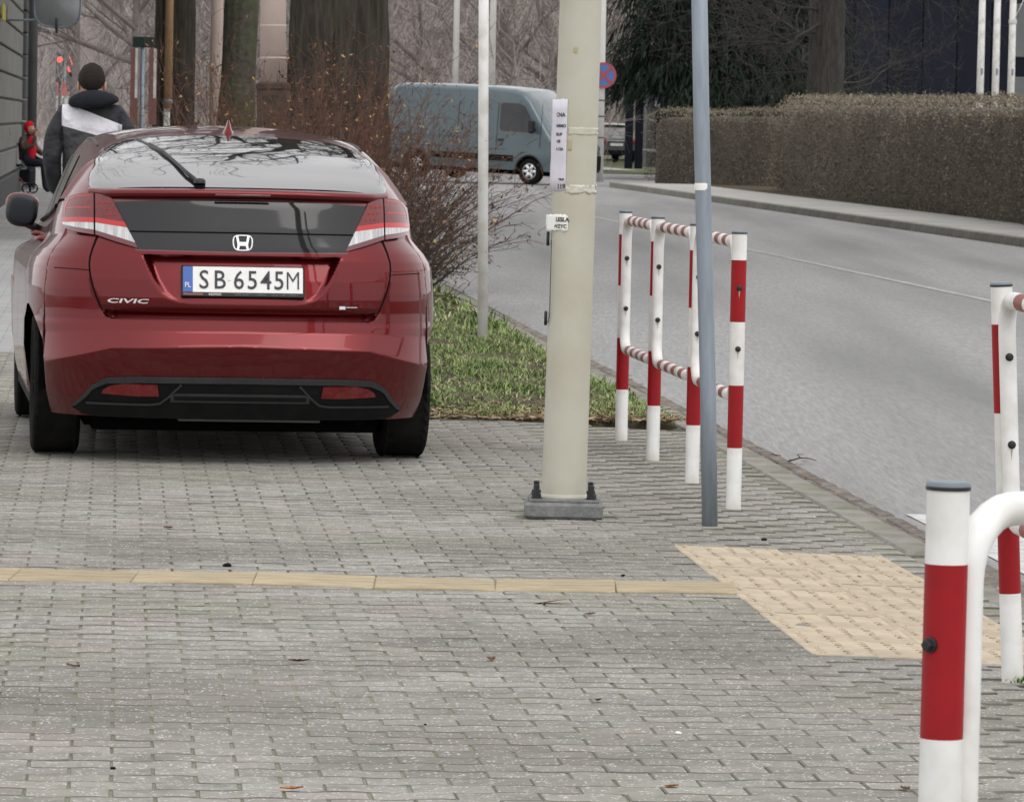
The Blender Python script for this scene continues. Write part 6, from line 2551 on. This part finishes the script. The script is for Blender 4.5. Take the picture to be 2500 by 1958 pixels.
hr.build('hair', m_hair, man)
# jacket
jm = jacket_mat()
jj = [((0, 0, .92), .185, .13), ((0, 0, 1.10), .185, .13), ((0, 0, 1.28), .195, .135), ((0, -.005, 1.42), .17, .12), ((0, 0, 1.49), .085, .09),
      ((.155, 0, 1.455), .075, .08), ((.225, -.01, 1.36), .068, .07), ((.255, -.04, 1.16), .058, .06), ((.245, .06, .98), .048, .05), ((.20, .16, .93), .042, .042),
      ((-.155, 0, 1.455), .075, .08), ((-.215, -.01, 1.36), .068, .07), ((-.235, -.05, 1.20), .060, .062), ((-.215, .06, 1.02), .048, .05), ((-.16, .17, 1.02), .042, .042)]
je = [(0, 1), (1, 2), (2, 3), (3, 4), (3, 5), (5, 6), (6, 7), (7, 8), (8, 9), (3, 10), (10, 11), (11, 12), (12, 13), (13, 14)]
skin_body('jacket', jj, je, 1, jm, man)
# hood lying on the shoulders
P = []
for i in range(25):
    q = 2 * math.pi * i / 24
    cx_, cy_ = .125 * math.cos(q) + .012, .085 * math.sin(q) - .02
    back = max(0, -math.sin(q))
    cz_ = 1.548 + .028 * back + .010 * math.cos(q)
    rr = .024 + .034 * back
    row = []
    for k in range(14):
        w = 2 * math.pi * k / 14
        row.append((cx_ * (1 + rr * math.cos(w) / .12), cy_ * (1 + rr * math.cos(w) / .12) - .035 * back, cz_ + rr * (.85 - .1 * math.cos(q)) * math.sin(w) - .02 * back * (1 + math.cos(w))))
    P.append(row)
MB().grid(P, closed_u=True).build('hood', m_jblack, man)
hand(man, (.19, .19, .92), (0, 1, -.3), (-1, 0, 0))
hand(man, (-.15, .20, 1.02), (0, 1, 0), (1, 0, 0))

# ---- woman sitting on her rollator by the wall
wom = empty('person', (-9.28, 92.4, 0), R(-118))
tag(wom, 'seated person in red hat and red top with brown coat beside the wall', 'person')
m_brown = mat('brown_coat', (.075, .055, .048), .85, bump=.3, bscale=20)
m_redk = mat('red_knit', (.52, .015, .03), .8)
wj = [((0, 0, .62), .16, .13), ((0, .02, .80), .15, .12), ((0, .03, .98), .15, .11), ((0, .04, 1.08), .08, .07), ((0, .05, 1.13), .05, .05),
      ((.10, .10, .60), .10, .10), ((.12, .46, .56), .07, .07), ((.12, .50, .12), .05, .05), ((.12, .60, .05), .045, .04),
      ((-.10, .10, .60), .10, .10), ((-.12, .44, .56), .07, .07), ((-.12, .42, .12), .05, .05), ((-.12, .53, .05), .045, .04)]
we = [(0, 1), (1, 2), (2, 3), (3, 4), (0, 5), (5, 6), (6, 7), (7, 8), (0, 9), (9, 10), (10, 11), (11, 12)]
skin_body('body', wj, we, 0, m_jeans, wom)
cj = [((0, -.02, .60), .18, .13), ((0, 0, .82), .175, .13), ((0, .01, 1.0), .16, .11), ((0, .03, 1.10), .08, .07), ((.16, .0, 1.03), .065, .065), ((.22, .05, .84), .055, .055), ((.12, .24, .92), .045, .045), ((.05, .22, 1.08), .04, .04),
      ((-.16, .0, 1.03), .065, .065), ((-.21, .08, .82), .055, .055), ((-.13, .28, .74), .045, .045)]
ce = [(0, 1), (1, 2), (2, 3), (2, 4), (4, 5), (5, 6), (6, 7), (2, 8), (8, 9), (9, 10)]
skin_body('coat', cj, ce, 1, m_brown, wom)
ellipsoid((0, .09, .84), (.125, .10, .25), f=None).build('red_top', m_redk, wom)
ellipsoid((0, .06, 1.22), (.075, .09, .11), f=headshape).build('head', m_skin, wom)
def hat(d):
    v = Vector(d)
    if v.y > .3 and v.z < .3:
        v.y = .3
    return v
ellipsoid((0, .045, 1.245), (.095, .105, .125), f=hat).build('hat', m_redk, wom)
for s in (1, -1):
    ellipsoid((s * .03, .148, 1.225), (.011, .007, .006)).build('eye', m_white, wom)
ellipsoid((0, .155, 1.20), (.013, .016, .022)).build('nose', m_skin, wom)
ellipsoid((0, .148, 1.165), (.022, .007, .007)).build('mouth', MATS['lips'], wom)
hand(wom, (.05, .21, 1.09), (-.2, .1, 1), (0, -1, 0))
hand(wom, (-.12, .29, .73), (0, 1, -.4), (1, 0, 0))
ro = empty('rollator', (-9.34, 92.5, 0), R(-100))
tag(ro, 'dark wheeled walking frame under the seated person', 'rollator')
for s in (1, -1):
    MB().tube([(s * .26, -.30, .93), (s * .26, -.38, .90), (s * .25, -.34, .70), (s * .24, -.10, .40), (s * .24, .12, .12)], .014, 8).build('frame_tube', m_redb if s > 0 else m_black, ro)
    MB().tube([(s * .25, -.33, .66), (s * .24, -.36, .12)], .013, 8).build('rear_leg', m_black, ro)
    for (y, r_) in ((.12, .095), (-.36, .095)):
        wv = empty('wheel', (s * .24, y, r_)); wv.parent = ro
        MB().lathe([(r_ * .78, -.016), (r_, -.012), (r_, .012), (r_ * .78, .016), (r_ * .78, -.016)], 20, axis='X').build('tyre', m_tyre, wv)
        sp = MB()
        for k in range(5):
            q = 2 * math.pi * k / 5
            sp.tube([(0, 0, 0), (0, r_ * .8 * math.cos(q), r_ * .8 * math.sin(q))], .009, 5)
        sp.build('spokes', m_galv, wv)
    MB().tube([(s * .26, -.30, .93), (s * .26, -.18, .93)], .02, 8).build('hand_grip', m_black, ro)
MB().bbox((0, -.10, .53), (.44, .26, .04), .012).build('seat', m_black, ro, smooth=False)
MB().bbox((0, .06, .33), (.38, .20, .24), .03).build('basket', m_jblack, ro, smooth=False)

# ================================================================== small things lying about
def leaf_obj(name, x, y, s, rz, m, label, curl=.5, cat='leaf', group=None, w=.4):
    P = []
    g = random.Random(int(x * 1000) + int(y * 100))
    bend, tw = g.uniform(-.5, .5), g.uniform(-.9, .9)
    for i in range(11):
        t = -1 + 2 * i / 10
        hw = w * max(0, 1 - abs(t) ** 1.6) * (1 + .25 * math.sin(i * 2.4 + x * 9)) + .015
        P.append([(s * t, s * (hw * k + bend * t * t * .4), s * (curl * .45 * (k * k) * hw + .20 * curl * (t * tw * k + t * t) + .03)) for k in (-1, -.5, 0, .5, 1)])
    o = MB().grid(P).build(name, m)
    o.location = (x, y, gz(x, y) + .004)
    o.rotation_euler = (rnd.uniform(-.2, .2), rnd.uniform(-.2, .2), rz)
    o.modifiers.new('thickness', 'SOLIDIFY').thickness = .0012
    tag(o, label, cat, group)
    return o
m_leaf_o = mat('orange_leaf', (.40, .17, .055), .7, col2=(.28, .11, .04), scale=60)
m_leaf_b = mat('brown_leaf', (.14, .075, .04), .8, col2=(.08, .045, .03), scale=60)
m_drop = mat('dark_litter', (.012, .012, .012), .8)
m_card = mat('card_scrap', (.62, .44, .31), .8)
leaf_obj('fallen_leaf', -.475, 10.85, .026, .1, m_leaf_o, 'curled orange leaf near the bottom edge, below the car', .9)
leaf_obj('fallen_leaf', .382, 11.03, .020, .6, m_leaf_o, 'round rusty orange leaf near the bottom edge, right of centre', .5, w=.7)
leaf_obj('fallen_leaf', -.574, 13.43, .030, .05, m_leaf_b, 'brown curled leaf on the paving under the yellow strip, left of centre', .9)
leaf_obj('fallen_leaf', .129, 15.26, .072, .02, m_card, 'pointed pinkish beige card scrap just below the yellow strip', .05, 'scrap', w=.30)
for k, (x, y, s) in enumerate(((-.042, 13.58, .022), (-1.179, 13.2, .022), (.241, 12.66, .02), (.253, 14.91, .02), (-.125, 19.78, .02), (-1.243, 17.74, .022), (.917, 11.07, .024), (1.02, 15.4, .02), (.95, 16.2, .018), (1.2, 16.6, .018), (1.25, 22.9, .03))):
    leaf_obj('fallen_leaf', x, y, s, rnd.uniform(0, 3), m_leaf_b, 'small dry brown leaf scattered on the paving', .8, group='small dry leaves on the paving')
def clod(x, y, s, label, group=None, m=m_drop):
    mb = ellipsoid((0, 0, s * .35), (s, s * .7, s * .5), 8, 12)
    mb.v = [tuple(Vector(p) * (1 + .35 * mnoise.noise(Vector(p) * 60 + Vector((x, y, 0))))) for p in mb.v]
    o = mb.build('dropping', m)
    o.location = (x, y, gz(x, y))
    tag(o, label, 'litter', group)
clod(-.941, 16.28, .017, 'black lump lying just above the yellow strip')
for (x, y, s) in ((.382, 16.25, .008), (-.901, 11.16, .007), (.945, 18.0, .012), (-.2, 12.1, .005)):
    clod(x, y, s, 'small dark speck of dirt on the paving', 'dirt specks on the paving')
clod(.43, 12.02, .009, 'small white fleck on the paving right of centre', m=m_white)
tw = MB().tube([(1.30, 22.82, ROADZ + .02), (1.36, 22.86, ROADZ + .035), (1.40, 22.90, ROADZ + .03), (1.44, 22.92, ROADZ + .02)], [.004, .0035, .0025, .0015], 5)
tw.tube([(1.36, 22.86, ROADZ + .035), (1.35, 22.94, ROADZ + .045), (1.38, 23.02, ROADZ + .04)], [.003, .002, .0015], 5)
tag(tw.build('fallen_twig', m_twig), 'dead twig lying in the gutter beyond the grey pole', 'twig')
# moss tufts at the foot of the tilted post
mo = blades(160, lambda g, n: 13.48 + g.normal(0, .03, n), lambda g, n: -.63 + g.normal(0, .03, n), .008, .016, 9, .003)
mo2 = blades(60, lambda g, n: 13.55 + g.normal(0, .06, n), lambda g, n: -.60 + g.normal(0, .04, n), .01, .02, 10, .003)
V_ = np.vstack([mo[0], mo2[0]])
go2 = link('moss_tufts', npmesh('moss_tufts', V_, np.vstack([mo[1], mo2[1] + len(mo[0])]), m_grass, attr=np.concatenate([mo[2], mo2[2]]) * .5))
tag(go2, 'small moss and weed tufts at the foot of posts', 'moss', kind='stuff')
